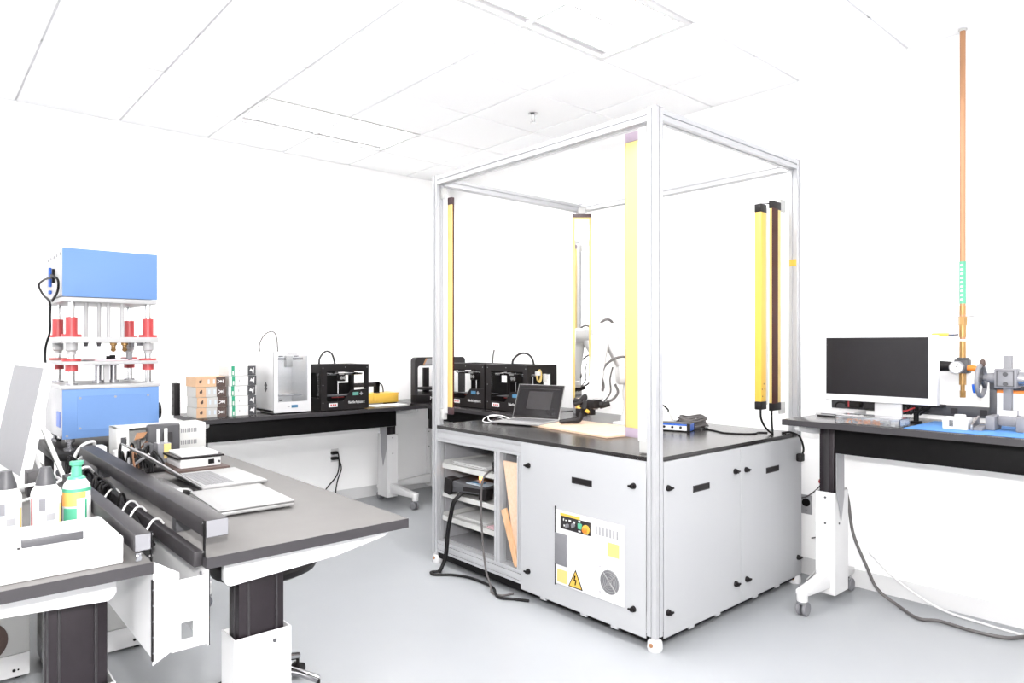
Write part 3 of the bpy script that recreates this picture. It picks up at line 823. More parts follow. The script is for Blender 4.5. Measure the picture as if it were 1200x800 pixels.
cb.tube([(3.36, 2.83, 1.26), (3.345, 2.84, 1.18), (3.35, 2.84, 1.10), (3.32, 2.87, 1.035)], .005, 8)
cb.tube([(3.37, 2.82, 1.15), (3.375, 2.80, 1.10), (3.35, 2.82, 1.055), (3.32, 2.85, 1.04)], .008, 8)
cb.build('cable_loom', 'cable_grey', rb, smooth=True)

# ---- I/O box with coiled cables
io = thing('interface_box', 'small box with blue ends and three toggles beside the post', 'electronics box', (3.42, 2.40, TT), R(-72))
# local x along the face, y into the box
MB().box(-.15, .085, 0.0, .10, .004, .048).build('case', 'charcoal', io, bevel=.003, local=True)
MB().box(-.145, .070, -.002, 0, .008, .046).build('face_plate', 'paper', io, local=True)
MB().box(-.145, .070, -.003, -.002, .036, .046).build('face_stripe', 'blue_deep', io, local=True)
for k in range(4):
    MB().cyl((-.115 + k * .05, -.002, .026), (-.115 + k * .05, -.012, .026), .007, n=12).cyl((-.115 + k * .05, -.012, .026), (-.115 + k * .05, -.018, .032), .0035, n=8).build('toggle', 'black_plastic', io, local=True)
MB().box(.085, .0875, .010, .090, .006, .046).build('end_plate', 'blue_deep', io, local=True)
for y in (.0, .10): MB().box(.070, .090, y - .004, y + .004, .002, .050).build('end_rib', 'black_plastic', io, bevel=.001, local=True)
dv = thing('white_adapter', 'white angular adapter standing behind the blue ended box', 'adapter', (3.50, 2.53, TT), R(-60))
MB().prism([(-.07, 0), (.05, 0), (.05, .05), (.02, .105), (-.03, .105), (-.07, .06)], 'y', -.03, .03).build('adapter_body', 'offwhite', dv, bevel=.004, local=True)
MB().box(-.04, .03, -.032, -.03, .05, .09).build('adapter_label', 'paper', dv, local=True)
MB().tube([(-.05, 0, .08), (-.055, 0, .125), (-.02, 0, .145), (.015, 0, .12), (.02, 0, .105)], .005, 8).build('adapter_cord', 'cable_black', dv, local=True, smooth=True)
cl = MB()
for k in range(9):
    rr = .075 + .006 * math.sin(k * 2.1); zz = TT + .007 + .0075 * k
    cl.tube([(3.66 + .012 * math.sin(k) + 1.25 * rr * math.cos(2 * math.pi * q / 18) , 2.44 + .01 * math.cos(k * 1.7) + rr * math.sin(2 * math.pi * q / 18), zz + .006 * math.sin(q + k)) for q in range(19)], .006, 6, 2)
solo(cl, 'cable_coil', 'cable_grey', 'grey coil of cable behind the blue ended box', 'cable', loc=(3.66, 2.44, TT), smooth=True)
c = MB().tube([(3.62, 2.34, TT + .004), (3.61, 2.26, TT + .004), (3.56, 2.16, TT + .004), (3.60, 2.06, TT + .004), (3.66, 2.02, TT + .004), (3.72, 2.035, TT + .004), (3.755, 1.995, TT + .004)], .004, 8)
solo(c, 'thin_cable', 'cable_black', 'thin black cable running across the black cell top to the curtain', 'cable', loc=(3.6, 2.1, TT), smooth=True)

# ---- things in the shelf bays
tp = thing('teach_pendant', 'black handheld robot controller with pale display on a shelf', 'controller', (2.585, 3.29, .4635), R(-78))
body = MB().prism([(-.20, .045), (-.20, .085), (-.16, .095), (-.02, .082), (.115, .075), (.135, .050), (.12, .03), (-.02, .028), (-.15, .022)], 'y', -.02, .19)
body.build('pendant_body', 'dark_grey', tp, bevel=.008, local=True)
MB().box(-.055, .095, -.021, -.0195, .040, .066).build('pendant_edge', 'black_plastic', tp, local=True)
MB().prism([(-.05, .0845), (.10, .0765), (.10, .079), (-.05, .087)], 'y', .0, .12).build('pendant_display', 'pale_blue', tp, local=True)
MB().box(-.05, .05, .03, .075, .0835, .0880).build('pendant_window', 'lcd_blue', tp, local=True)
MB().prism([(-.21, .015), (-.16, .0), (-.14, .03), (-.14, .10), (-.20, .11)], 'y', -.03, .05).build('pendant_grip', 'black_plastic', tp, bevel=.006, local=True)
MB().prism([(.07, .0), (.13, .0), (.14, .07), (.08, .07)], 'y', -.03, .04).build('pendant_grip', 'black_plastic', tp, bevel=.006, local=True)
MB().cyl((-.05, .15, .080), (-.05, .15, .112), .014, n=14).build('pendant_lamp', 'lamp_orange', tp, local=True, smooth=True)
c = MB()
for s in (0, 1):
    o = s * .016
    c.tube([(2.552 - .0, 3.36 - o, .49), (2.505, 3.375 - o, .44), (2.50, 3.40 - o, .36), (2.495, 3.425 - o, .25), (2.49, 3.44 - o, .10), (2.475, 3.455 - o * .6, .03), (2.44, 3.44 - o, .010)], .0085, 8)
c.tube([(2.44, 3.44, .010), (2.40, 3.46, .009), (2.385, 3.42, .009), (2.42, 3.38, .009), (2.47, 3.33, .009), (2.515, 3.22, .010), (2.52, 3.05, .010), (2.50, 2.98, .009), (2.46, 2.92, .009), (2.44, 2.86, .009), (2.48, 2.80, .009), (2.53, 2.72, .009)], .008, 8)
solo(c, 'pendant_cable', 'cable_black', 'thick black double cable hanging from the shelf to the floor', 'cable', loc=(2.49, 3.4, 0), smooth=True)
c = MB().tube([(2.62, 3.115, .665), (2.545, 3.10, .645), (2.515, 3.105, .60), (2.51, 3.11, .45), (2.51, 3.095, .25), (2.505, 3.06, .10), (2.49, 3.00, .03), (2.46, 2.95, .009), (2.47, 2.88, .008), (2.54, 2.86, .008)], .006, 8)
solo(c, 'hanging_cable', 'cable_grey', 'thin grey cable hanging from the top shelf across the bay', 'cable', loc=(2.51, 3.05, 0), smooth=True)
c = MB()
for k in range(5):
    c.tube([(2.68 + .055 * math.cos(2 * math.pi * q / 14), 3.115 + .055 * math.sin(2 * math.pi * q / 14), .645 + k * .011) for q in range(15)], .008, 6, 1)
c.cyl((2.66, 3.115, .64), (2.66, 3.115, .70), .02, n=10)
solo(c, 'headset_coil', 'black', 'black coiled cord lying on the top shelf of the cell', 'cord', loc=(2.68, 3.115, .637), smooth=True)
def sheets(n, x0, x1, y0, y1, z, m, label):
    s = MB()
    for k in range(n):
        j = .006 * math.sin(k * 2.3)
        s.box(x0 + j, x1 + j, y0 - j, y1 - j, z + k * .0035, z + k * .0035 + .003)
    solo(s, 'paper_stack', m, label, 'papers', loc=((x0 + x1) / 2, (y0 + y1) / 2, z))
sheets(6, 2.62, 3.0, 3.20, 3.53, .637, 'paper', 'white stack of papers on the top shelf of the cell')
sheets(4, 2.60, 2.88, 3.05, 3.16, .303, 'pink_paper', 'pink stack of papers on the lowest shelf of the cell')
sheets(4, 2.62, 3.0, 3.20, 3.50, .303, 'paper', 'white sheets of paper on the lowest shelf of the cell')
# boards leaning in the narrow bay
b1 = MB().prism([(2.975, .735), (2.862, .158), (2.838, .158), (2.838, .735)], 'x', 2.564, 2.578)
solo(b1, 'plywood_sheet', 'birch', 'tall pale plywood sheet leaning in the narrow bay of the cell', 'board', loc=(2.57, 2.89, .158))
b2 = MB().prism([(2.976, .452), (2.938, .470), (2.839, .200), (2.839, .158), (2.862, .158)], 'x', 2.548, 2.562)
solo(b2, 'wood_offcut', 'pine', 'short darker wood offcut leaning against the plywood sheet', 'board', loc=(2.555, 2.91, .158))

# ================================================================ BACK BENCH
def printed_box(label, x0, y0, z0, w, d, h, kind, group, dx):
    t = thing('carton', label, 'box', (x0 + dx, y0, z0), 0, group)
    x0 = x0 + dx
    kraft = kind.startswith('kraft')
    MB().box(x0, x0 + w, y0, y0 + d, z0, z0 + h - .0015).build('carton_body', 'cardboard' if kind == 'kraft_top' else ('paper' if not kraft else 'offwhite'), t, bevel=.0015, seg=1)
    y = y0 - .001
    def lab(n, a, b, c, e, m, k=0):
        MB().box(x0 + a * w, x0 + b * w, y - k * .0006, y0 - .0001, z0 + c * h, z0 + e * h).build(n, m, t)
    if kraft:
        lab('kraft_band', .0, .32, .02, .98, 'cardboard')
        MB().cyl((x0 + .155 * w, y - .0008, z0 + .5 * h), (x0 + .155 * w, y, z0 + .5 * h), .010, n=12).box(x0 + .16 * w, x0 + .20 * w, y - .0008, y, z0 + .5 * h, z0 + .72 * h).build('round_mark', 'box_brown', t)
        lab('pale_mark', .40, .46, .30, .72, 'pale_blue'); lab('pale_mark', .58, .64, .30, .72, 'pale_blue')
        lab('dark_band', .68, 1.0, .0, .98, 'box_brown')
        g = MB(); cx, cz = x0 + .82 * w, z0 + .5 * h
        for s in (-1, 1):
            g.prism([(cx - .022, cz + s * .012), (cx - .016, cz + s * .014), (cx + .004, cz), (cx, cz - s * .004)], 'y', y - .0012, y - .0002)
        g.cyl((cx + .004, y - .0012, cz), (cx + .004, y - .0002, cz), .009, n=12); g.box(cx + .016, cx + .022, y - .0012, y - .0002, cz - .012, cz + .012)
        g.build('white_emblem', 'paper', t)
    else:
        lab('green_band', .10, .21, .02, .98, 'green'); lab('green_band_text', .13, .18, .1, .48, 'paper', 2)
        lab('grey_mark', .36, .39, .40, .62, 'light_grey'); lab('grey_mark', .58, .61, .40, .62, 'pale_blue')
        lab('dark_band', .70, 1.0, .02, .98, 'dark_grey')
        cx, cz = x0 + .85 * w, z0 + .5 * h
        MB().prism([(cx - .018, cz - .004), (cx - .008, cz + .016), (cx + .004, cz + .004), (cx + .012, cz + .022), (cx + .016, cz + .02), (cx + .013, cz - .02), (cx + .006, cz - .02), (cx + .002, cz - .006), (cx - .006, cz - .006)], 'y', y - .0012, y - .0002).build('white_emblem', 'paper', t)
    return t
od = ['lowest', 'second from the bottom', 'third from the bottom', 'topmost']
for k in range(4):
    printed_box('kraft and white carton, %s of the stack with brown ends' % od[k], 1.515, 5.04, ZB + .073 * k, .205, .22, .073, 'kraft_top' if k == 3 else 'kraft', 'kraft cartons stacked on the far bench', (-.004, 0, -.006, -.010)[k])
od = ['lowest', 'second from the bottom', 'middle', 'second from the top', 'topmost']
for k in range(5):
    printed_box('white carton with green band, %s of its stack' % od[k], 1.732, 5.04, ZB + .073 * k, .195, .22, .073, 'white', 'white and green cartons stacked on the far bench', (.004, .002, -.002, .003, 0)[k])
# black power rail standing at the end of the bench
t = thing('power_strip', 'black upright power strip beside the kraft cartons', 'power strip', (1.475, 5.40, ZB))
MB().box(1.455, 1.495, 5.36, 5.44, ZB, ZB + .235).build('strip_body', 'black_plastic', t, bevel=.003)
for k in range(4): MB().box(1.4545, 1.4555, 5.38, 5.42, ZB + .03 + k * .05, ZB + .06 + k * .05).build('socket', 'charcoal', t)

# white 3d printer with clear door
t = thing('white_printer', 'tall white 3d printer with clear front and cable loop', '3d printer', (2.02, 4.935, ZB))
x0, y0, w, d, h = 2.02, 4.935, .29, .34, .465
MB().box(x0, x0 + .008, y0, y0 + d, ZB + .012, ZB + h).build('side_panel', 'white', t, bevel=.002)
MB().box(x0 + w - .008, x0 + w, y0, y0 + d, ZB + .012, ZB + h).build('side_panel', 'white', t, bevel=.002)
MB().box(x0, x0 + w, y0 + d - .008, y0 + d, ZB + .012, ZB + h).build('back_panel', 'white', t)
MB().box(x0, x0 + w, y0 + .01, y0 + d, ZB + .012, ZB + .03).build('floor_plate', 'white', t)
MB().frame(x0, x0 + w, ZB + .012, ZB + h, x0 + .032, x0 + w - .028, ZB + .09, ZB + h - .03, y0 - .001, y0 + .009).build('front_frame', 'white_plastic', t)
MB().box(x0 + .02, x0 + w - .02, y0 + .012, y0 + .016, ZB + .08, ZB + h - .025).build('door_pane', 'door_glass', t)
for s in (-1, 1): MB().box(x0 + w / 2 + s * .11 - .015, x0 + w / 2 + s * .11 + .015, y0 + .03, y0 + d - .03, ZB, ZB + .012).build('foot', 'dark_grey', t)
MB().box(x0 + .135, x0 + .185, y0 - .003, y0, ZB + .045, ZB + .066).build('display', 'lcd_blue', t)
MB().box(x0 + .105, x0 + .122, y0 - .002, y0, ZB + .05, ZB + .056).build('logo_mark', 'light_grey', t)
MB().box(x0 + .06, x0 + w - .05, y0 + .05, y0 + .25, ZB + .13, ZB + .138).build('build_plate', 'light_grey', t)
m = MB()
for zz in (ZB + h - .05, ZB + h - .06): m.cyl((x0 + .01, y0 + .12, zz), (x0 + w - .01, y0 + .12, zz), .004, n=8)
m.build('gantry_rod', 'steel', t, smooth=True)
MB().box(x0 + .14, x0 + .19, y0 + .10, y0 + .15, ZB + h - .12, ZB + h - .03).build('print_head', 'offwhite', t, bevel=.004)
for (a, b) in ((.04, .07), (.16, .19)): MB().box(x0 + a, x0 + b, y0 - .0015, y0 + .01, ZB + h - .037, ZB + h - .03).build('door_clip', 'dark_grey', t)
MB().box(x0 + .045, x0 + .065, y0 - .0015, y0 + .004, ZB + .10, ZB + .108).build('door_clip', 'dark_grey', t)
MB().prism([(y0 + .12, ZB + .21), (y0 + .15, ZB + .24), (y0 + .18, ZB + .21), (y0 + .16, ZB + .20), (y0 + .18, ZB + .19), (y0 + .15, ZB + .16), (y0 + .12, ZB + .19), (y0 + .14, ZB + .20)], 'x', x0 - .001, x0).build('side_emblem', 'dark_grey', t)
MB().tube([(x0 + .02, y0 + .32, ZB + h), (x0 + .02, y0 + .32, ZB + h + .06), (x0 + .05, y0 + .30, ZB + h + .13), (x0 + .10, y0 + .27, ZB + h + .155), (x0 + .125, y0 + .25, ZB + h + .11), (x0 + .13, y0 + .24, ZB + h + .0)], .005, 8).build('feed_tube', 'cable_grey', t, smooth=True)
text('Ultimaker', .022, 'brand_lettering', 'light_grey', t, basis((1, 0, 0), (0, 0, 1), (w / 2 - .05, -.0012, h - .024)), .0003)

# black box-frame 3d printers
def box_printer(name, label, loc, rz, w, d, h, lcd, loop=True, side_hole=True):
    t = thing(name, label, '3d printer', loc, rz, 'black box framed printers')
    k = .010
    f = MB().prism([(0, .006), (w, .006), (w, .45 * h), (.62 * w, .43 * h), (.46 * w, .20 * h), (0, .20 * h)], 'y', 0, k)
    f.box(0, .12 * w, 0, k, .20 * h, h); f.box(.90 * w, w, 0, k, .45 * h, h); f.box(.12 * w, .90 * w, 0, k, .865 * h, h)
    fr = f.build('front_frame', 'black_plastic', t, local=True)
    for (xa, nm) in ((0, 'side_panel'), (w - k, 'side_panel')):
        s = MB()
        if side_hole:
            s.box(xa, xa + k, k, .12 * d, .006, h).box(xa, xa + k, .80 * d, d, .006, h).box(xa, xa + k, .12 * d, .80 * d, .006, .28 * h).box(xa, xa + k, .12 * d, .80 * d, .82 * h, h)
        else: s.box(xa, xa + k, k, d, .006, h)
        s.build(nm, 'black_plastic', t, local=True)
    b = MB().box(k, .70 * w, d - k, d, .006, h).box(.94 * w, w - k, d - k, d, .006, h).box(.70 * w, .94 * w, d - k, d, .006, .55 * h).box(.70 * w, .94 * w, d - k, d, .80 * h, h)
    b.build('back_panel', 'black', t, local=True)
    MB().box(k, w - k, k, d - k, .006, .016).build('floor_plate', 'black', t, local=True)
    MB().box(k, w - k, k, .10 * d, h - k, h).box(k, w - k, .88 * d, d - k, h - k, h).box(k, .1 * w, .10 * d, .88 * d, h - k, h).box(.9 * w, w - k, .10 * d, .88 * d, h - k, h).build('top_frame', 'charcoal', t, local=True)
    for x in (.06, w - .06):
        for y in (.05, d - .05): MB().cyl((x, y, 0), (x, y, .008), .014, n=12).build('foot', 'charcoal', t, local=True)
    q = MB()
    for z in (.77 * h, .79 * h): q.cyl((k, .30 * d, z), (w - k, .30 * d, z), .0045, n=8)
    q.cyl((.20 * w, k, .80 * h), (.20 * w, d - k, .80 * h), .0045, n=8); q.cyl((.86 * w, k, .80 * h), (.86 * w, d - k, .80 * h), .0045, n=8)
    for x in (.20, .62): q.cyl((x * w, .75 * d, .02), (x * w, .75 * d, .80 * h), .005, n=8)
    q.build('gantry_rod', 'chrome', t, local=True, smooth=True)
    e = MB().box(.46 * w, .58 * w, .20 * d, .38 * d, .62 * h, .80 * h).build('extruder', 'black_plastic', t, bevel=.004, local=True)
    m = MB()
    for x in (.495, .555): m.cyl((x * w, .195 * d, .70 * h), (x * w, .20 * d, .70 * h), .014, n=16)
    m.box(.44 * w, .54 * w, .18 * d, .20 * d, .77 * h, .81 * h)
    m.build('extruder_fan', 'silver', e, local=True)
    MB().box(.15 * w, .85 * w, .15 * d, .70 * d, .30 * h, .315 * h).build('build_plate', 'dark_grey', t, local=True)
    MB().box(.30 * w, .55 * w, .20 * d, .26 * d, .265 * h, .285 * h).build('plate_red_glow', 'glow_red', t, local=True)  # red light on the build platform, put in as a dark red bar
    MB().box(.655 * w, .775 * w, -.002, 0, .315 * h, .385 * h).build('display', lcd, fr, local=True)
    m = MB()
    for (x, z) in ((.835, .35), (.815, .35), (.855, .35), (.835, .375), (.835, .325)): m.box(x * w - .004, x * w + .004, -.003, 0, z * h - .004, z * h + .004)
    m.build('keypad', 'light_grey', fr, local=True)
    MB().box(.155 * w, .335 * w, -.001, 0, .085 * h, .165 * h).build('sticker', 'paper', fr, local=True)
    m = MB()
    for c in range(3): m.box((.19 + c * .045) * w, (.22 + c * .045) * w, -.0016, -.0009, .105 * h, .145 * h)
    m.build('sticker_print', 'red', fr, local=True)
    text('MakerBot Replicator 2', .030, 'brand_lettering', 'paper', fr, basis((1, 0, 0), (0, 0, 1), (.56 * w, -.0008, .14 * h)), .0004, sx=.40 * w / .318)
    m = MB()
    for (x, z) in ((.04, .93), (.04, .56), (.04, .18), (.96, .93), (.5, .94)): m.cyl((x * w, -.0015, z * h), (x * w, 0, z * h), .004, n=8)
    m.build('screw', 'mid_grey', fr, local=True)
    if loop == 'wide': MB().tube([(.22 * w, .60 * d, h - .01), (.23 * w, .62 * d, h + .035), (.32 * w, .70 * d, h + .08), (.42 * w, .80 * d, h + .085), (.50 * w, .88 * d, h + .05), (.53 * w, .92 * d, h - .01)], .0085, 8).build('feed_tube', 'charcoal', t, local=True, smooth=True)
    elif loop: MB().tube([(.22 * w, .75 * d, h - .01), (.23 * w, .72 * d, h + .05), (.32 * w, .66 * d, h + .10), (.41 * w, .58 * d, h + .09), (.45 * w, .50 * d, h + .03), (.47 * w, .45 * d, .78 * h)], .0075, 8).build('feed_tube', 'charcoal', t, local=True, smooth=True)
    return t
box_printer('box_printer', 'black box 3d printer with green display on the far bench', (2.388, 4.925, ZB), 0, .415, .30, .362, 'lcd_green')
box_printer('box_printer', 'black box 3d printer with cable arch on top behind the laptop', (3.46, 4.225, ZB), R(-90), .488, .31, .362, 'lcd_blue', loop='wide')
p1 = box_printer('box_printer', 'black box 3d printer between the yellow curtain and its twin', (3.46, 4.735, ZB), R(-90), .488, .31, .362, 'lcd_blue', loop=False)
MB().tube([(.33, .22, .355), (.335, .22, .42), (.35, .22, .475)], .006, 8).build('feed_tube', 'cable_grey', p1, local=True, smooth=True)
# spool hung on the side of the nearest printer on that bench
sp = thing('filament_spool', 'yellow and white coil hanging on the black printer side', 'spool', (3.58, 3.725, 1.18))
m = MB()
for k in range(3): m.tube([(3.56 + .020 * math.cos(2 * math.pi * q / 16), 3.722 - k * .006, 1.165 + (.040 + .004 * k) * math.sin(2 * math.pi * q / 16)) for q in range(17)], .0045, 6, 2)
m.build('coil', 'yellow_pale', sp, smooth=True)
MB().box(3.535, 3.56, 3.70, 3.734, 1.17, 1.20).cyl((3.64, 3.735, 1.155), (3.64, 3.715, 1.155), .018, n=14).box(3.62, 3.635, 3.712, 3.734, 1.12, 1.18).build('clip', 'paper', sp)

# arch-framed printer in the corner
t = thing('arch_printer', 'black arch framed 3d printer in the corner of the room', '3d printer', (3.375, 5.115, ZB))
x0, y0, w, d, h = 3.375, 5.115, .56, .40, .405
def rounded(x0, x1, z0, z1, r, top=True):
    p = [(x0, z0), (x1, z0)]
    for k in range(7): p.append((x1 - r + r * math.cos(k * math.pi / 12), z1 - r + r * math.sin(k * math.pi / 12)))
    for k in range(7): p.append((x0 + r - r * math.sin(k * math.pi / 12), z1 - r + r * math.cos(k * math.pi / 12)))
    return p
def arch(ya, yb):
    o = rounded(x0, x0 + w, ZB + .07, ZB + h, .035); i = rounded(x0 + .03, x0 + w - .03, ZB + .07, ZB + h - .075, .025)
    m = MB(); n = len(o)
    vs = [(p[0], ya, p[1]) for p in o] + [(p[0], ya, p[1]) for p in i] + [(p[0], yb, p[1]) for p in o] + [(p[0], yb, p[1]) for p in i]
    fs = []
    for k in range(1, n):
        j = (k + 1) % n
        fs += [(k, j, n + j, n + k), (2 * n + k, 3 * n + k, 3 * n + j, 2 * n + j), (k, 2 * n + k, 2 * n + j, j), (n + k, n + j, 3 * n + j, 3 * n + k)]
    fs += [(1, n + 1, 3 * n + 1, 2 * n + 1), (0, 2 * n, 3 * n, n)]
    return m.add(vs, fs)
arch(y0, y0 + .07).build('arch_frame', 'charcoal', t)
MB().box(x0 + w - .06, x0 + w - .02, y0 + d - .05, y0 + d - .01, ZB + .07, ZB + h - .02).build('rear_post', 'charcoal', t)
MB().prism([(x0, y0), (x0 + w, y0), (x0 + w, y0 + d), (x0 + .24, y0 + d), (x0, y0 + .07)], 'z', ZB, ZB + .07).build('base', 'black_plastic', t, bevel=.004)
for xr in (x0 + w - .06,): MB().box(xr, xr + .04, y0 + .07, y0 + d - .07, ZB + h - .07, ZB + h - .01).build('side_rail', 'charcoal', t)
MB().box(x0 + .18, x0 + .48, y0 + .08, y0 + .32, ZB + .10, ZB + .12).box(x0 + .30, x0 + .36, y0 + .30, y0 + .33, ZB + .07, ZB + .30).build('build_platform', 'black_plastic', t, bevel=.003)
MB().prism([(x0 + .09, ZB + h - .065), (x0 + .12, ZB + h - .01), (x0 + .26, ZB + h - .01), (x0 + .22, ZB + h - .065)], 'y', y0 - .003, y0).build('front_display', 'light_grey', t)
MB().prism([(x0 + .085, ZB + h - .065), (x0 + .115, ZB + h - .01), (x0 + .13, ZB + h - .01), (x0 + .10, ZB + h - .065)], 'y', y0 - .004, y0).build('display_stripe', 'copper', t)
text('MakerBot', .045, 'brand_lettering', 'paper', t, basis((1, 0, 0), (0, 0, 1), (.16, -.001, .02)), .0004)
# yellow tray machine with black gantry arm
t = thing('yellow_machine', 'small yellow machine with black gantry arm beside the black printer', 'machine', (3.06, 5.22, ZB))
m = MB().box(2.90, 3.255, 5.20, 5.40, ZB + .012, ZB + .085); m.box(3.0, 3.03, 5.195, 5.20, ZB + .03, ZB + .10)
m.build('yellow_case', 'yellow', t, bevel=.006)
MB().box(2.90, 3.27, 5.21, 5.41, ZB + .085, ZB + .094).build('yellow_lid', 'yellow', t, bevel=.002)
for x in (2.92, 3.22): MB().box(x, x + .02, 5.20, 5.40, ZB, ZB + .012).build('foot', 'black', t)
MB().box(2.86, 3.13, 5.30, 5.34, ZB + .150, ZB + .185).build('gantry_arm', 'charcoal', t, bevel=.004)
MB().box(3.085, 3.125, 5.30, 5.34, ZB + .085, ZB + .19).build('gantry_post', 'black', t, bevel=.003)
MB().box(3.06, 3.10, 5.25, 5.29, ZB + .06, ZB + .10).build('tool_head', 'charcoal', t)
MB().tube([(3.12, 5.32, ZB + .18), (3.16, 5.32, ZB + .16), (3.18, 5.33, ZB + .10), (3.19, 5.36, ZB + .09)], .005, 8).build('cord', 'cable_black', t, smooth=True)
sheets(2, 2.90, 3.20, 4.98, 5.15, ZB + .0005, 'paper', 'white sheet of paper lying before the yellow machine')

# ================================================================ RIGHT BENCH
t = thing('monitor', 'wide white framed monitor with dark screen on the raised bench', 'monitor', (3.72, 1.34, ZR))
ya, yb, za, zb, xf = 1.103, 1.640, 1.106, 1.448, 3.70
MB().box(xf, xf + .045, ya, yb, za, zb).build('bezel', 'white_plastic', t, bevel=.006)
MB().box(xf - .001, xf + .003, ya + .036, yb - .010, za + .034, zb - .010).build('screen', 'screen_off', t)
MB().box(xf + .045, xf + .075, ya + .12, yb - .12, za + .06, zb - .06).build('rear_housing', 'white_plastic', t, bevel=.01)
MB().prism([(1.272, ZR + .012), (1.405, ZR + .012), (1.400, za + .12), (1.278, za + .12)], 'x', xf + .046, xf + .062).build('stem', 'white_plastic', t, bevel=.003)
MB().box(xf - .06, xf + .16, 1.25, 1.43, ZR, ZR + .012).build('foot', 'white_plastic', t, bevel=.004)
# clear organiser
t = thing('organiser_box', 'clear divided plastic box of small parts by the bench edge', 'organizer', (3.56, 1.36, ZR))
x0, x1, y0, y1 = 3.505, 3.635, 1.20, 1.50
m = MB().box(x0, x1, y0, y1, ZR, ZR + .003)
m.box(x0, x0 + .003, y0, y1, ZR + .003, ZR + .038).box(x1 - .003, x1, y0, y1, ZR + .003, ZR + .038).box(x0, x1, y0, y0 + .003, ZR + .003, ZR + .038).box(x0, x1, y1 - .003, y1, ZR + .003, ZR + .038)
m.build('tray', 'clear', t)
m = MB()
for k in range(1, 7): m.box(x0 + .003, x1 - .003, y0 + k * .043 - .001, y0 + k * .043 + .001, ZR + .003, ZR + .034)
m.build('divider', 'clear', t)
MB().box(x0 - .002, x1 + .002, y0 - .002, y1 + .002, ZR + .038, ZR + .041).build('lid', 'clear', t)
m = MB()
for k in range(60):
    m.cbox((x0 + .01 + random.random() * .11, y0 + .10 + random.random() * .17, ZR + .006 + random.random() * .012), (.010, .008, .006))
o = m.build('small_parts', 'orange', t); o['kind'] = 'stuff'
m = MB()
for k in range(40):
    m.cbox((x0 + .01 + random.random() * .11, y0 + .01 + random.random() * .10, ZR + .006 + random.random() * .012), (.010, .012, .006))
o = m.build('small_parts', 'paper', t); o['kind'] = 'stuff'
# flat white computer behind it
t = thing('mini_computer', 'flat white mini computer under the monitor corner', 'computer', (3.84, 1.60, ZR))
MB().box(3.79, 3.95, 1.52, 1.735, ZR + .004, ZR + .036).build('case', 'white_plastic', t, bevel=.008)
MB().box(3.80, 3.94, 1.53, 1.725, ZR, ZR + .004).build('foot_plate', 'charcoal', t)
MB().box(3.7885, 3.790, 1.60, 1.70, ZR + .012, ZR + .016).build('disc_slot', 'dark_grey', t)
# power rail on the wall
t = thing('power_rail', 'long dark grey power rail with sockets along the bench back', 'power rail', (4.02, 1.25, ZR))
MB().box(4.005, 4.045, .70, 1.735, ZR + .028, ZR + .082).build('rail_body', 'dark_grey', t, bevel=.003)
for k in range(7):
    y = .86 + k * .128
    MB().box(4.0035, 4.0055, y - .016, y + .016, ZR + .04, ZR + .07).build('socket', 'charcoal', t, bevel=.0003, seg=1)
for y in (.75, 1.68): MB().box(4.015, 4.035, y, y + .03, ZR, ZR + .03).build('rail_foot', 'dark_grey', t)
t = thing('power_adapter', 'black power adapter with red stripe on the rail behind the monitor', 'adapter', (3.98, 1.62, ZR + .03))
MB().box(3.955, 4.0025, 1.43, 1.54, ZR + .038, ZR + .085).build('adapter_body', 'charcoal', t, bevel=.004)
MB().box(3.955, 4.0025, 1.56, 1.64, ZR + .045, ZR + .08).build('adapter_body', 'black_plastic', t, bevel=.004)
MB().box(3.9535, 3.956, 1.615, 1.622, ZR + .045, ZR + .08).build('red_stripe', 'red', t)
MB().tube([(3.97, 1.64, ZR + .065), (3.965, 1.675, ZR + .068), (3.965, 1.695, ZR + .05), (3.97, 1.70, ZR + .004)], .005, 8).build('cord', 'cable_black', t, smooth=True)
# small black clamp stand by the mat
t = thing('clamp_stand', 'small black clamp stand with tangled wires beside the monitor stem', 'clamp', (3.80, 1.225, ZR))
MB().box(3.775, 3.825, 1.205, 1.245, ZR, ZR + .010).build('base', 'black', t)
MB().cyl((3.80, 1.225, ZR + .01), (3.80, 1.225, ZR + .095), .012, n=12).build('post', 'black', t)
MB().box(3.77, 3.83, 1.10, 1.32, ZR + .085, ZR + .100).build('cross_bar', 'black_plastic', t, bevel=.002)
m = MB()
for k in range(6):
    a = random.random() * .16
    m.tube([(3.785, 1.13 + a, ZR + .09), (3.765, 1.14 + a * .8, ZR + .06 + .02 * random.random()), (3.77, 1.20 + .02 * k, ZR + .045), (3.785, 1.16 + .03 * k, ZR + .085)], .004, 6)
m.build('wires', 'cable_black', t, smooth=True)
MB().tube([(3.78, 1.30, ZR + .085), (3.76, 1.27, ZR + .06), (3.765, 1.22, ZR + .08)], .004, 6).build('red_wire', 'red', t, smooth=True)
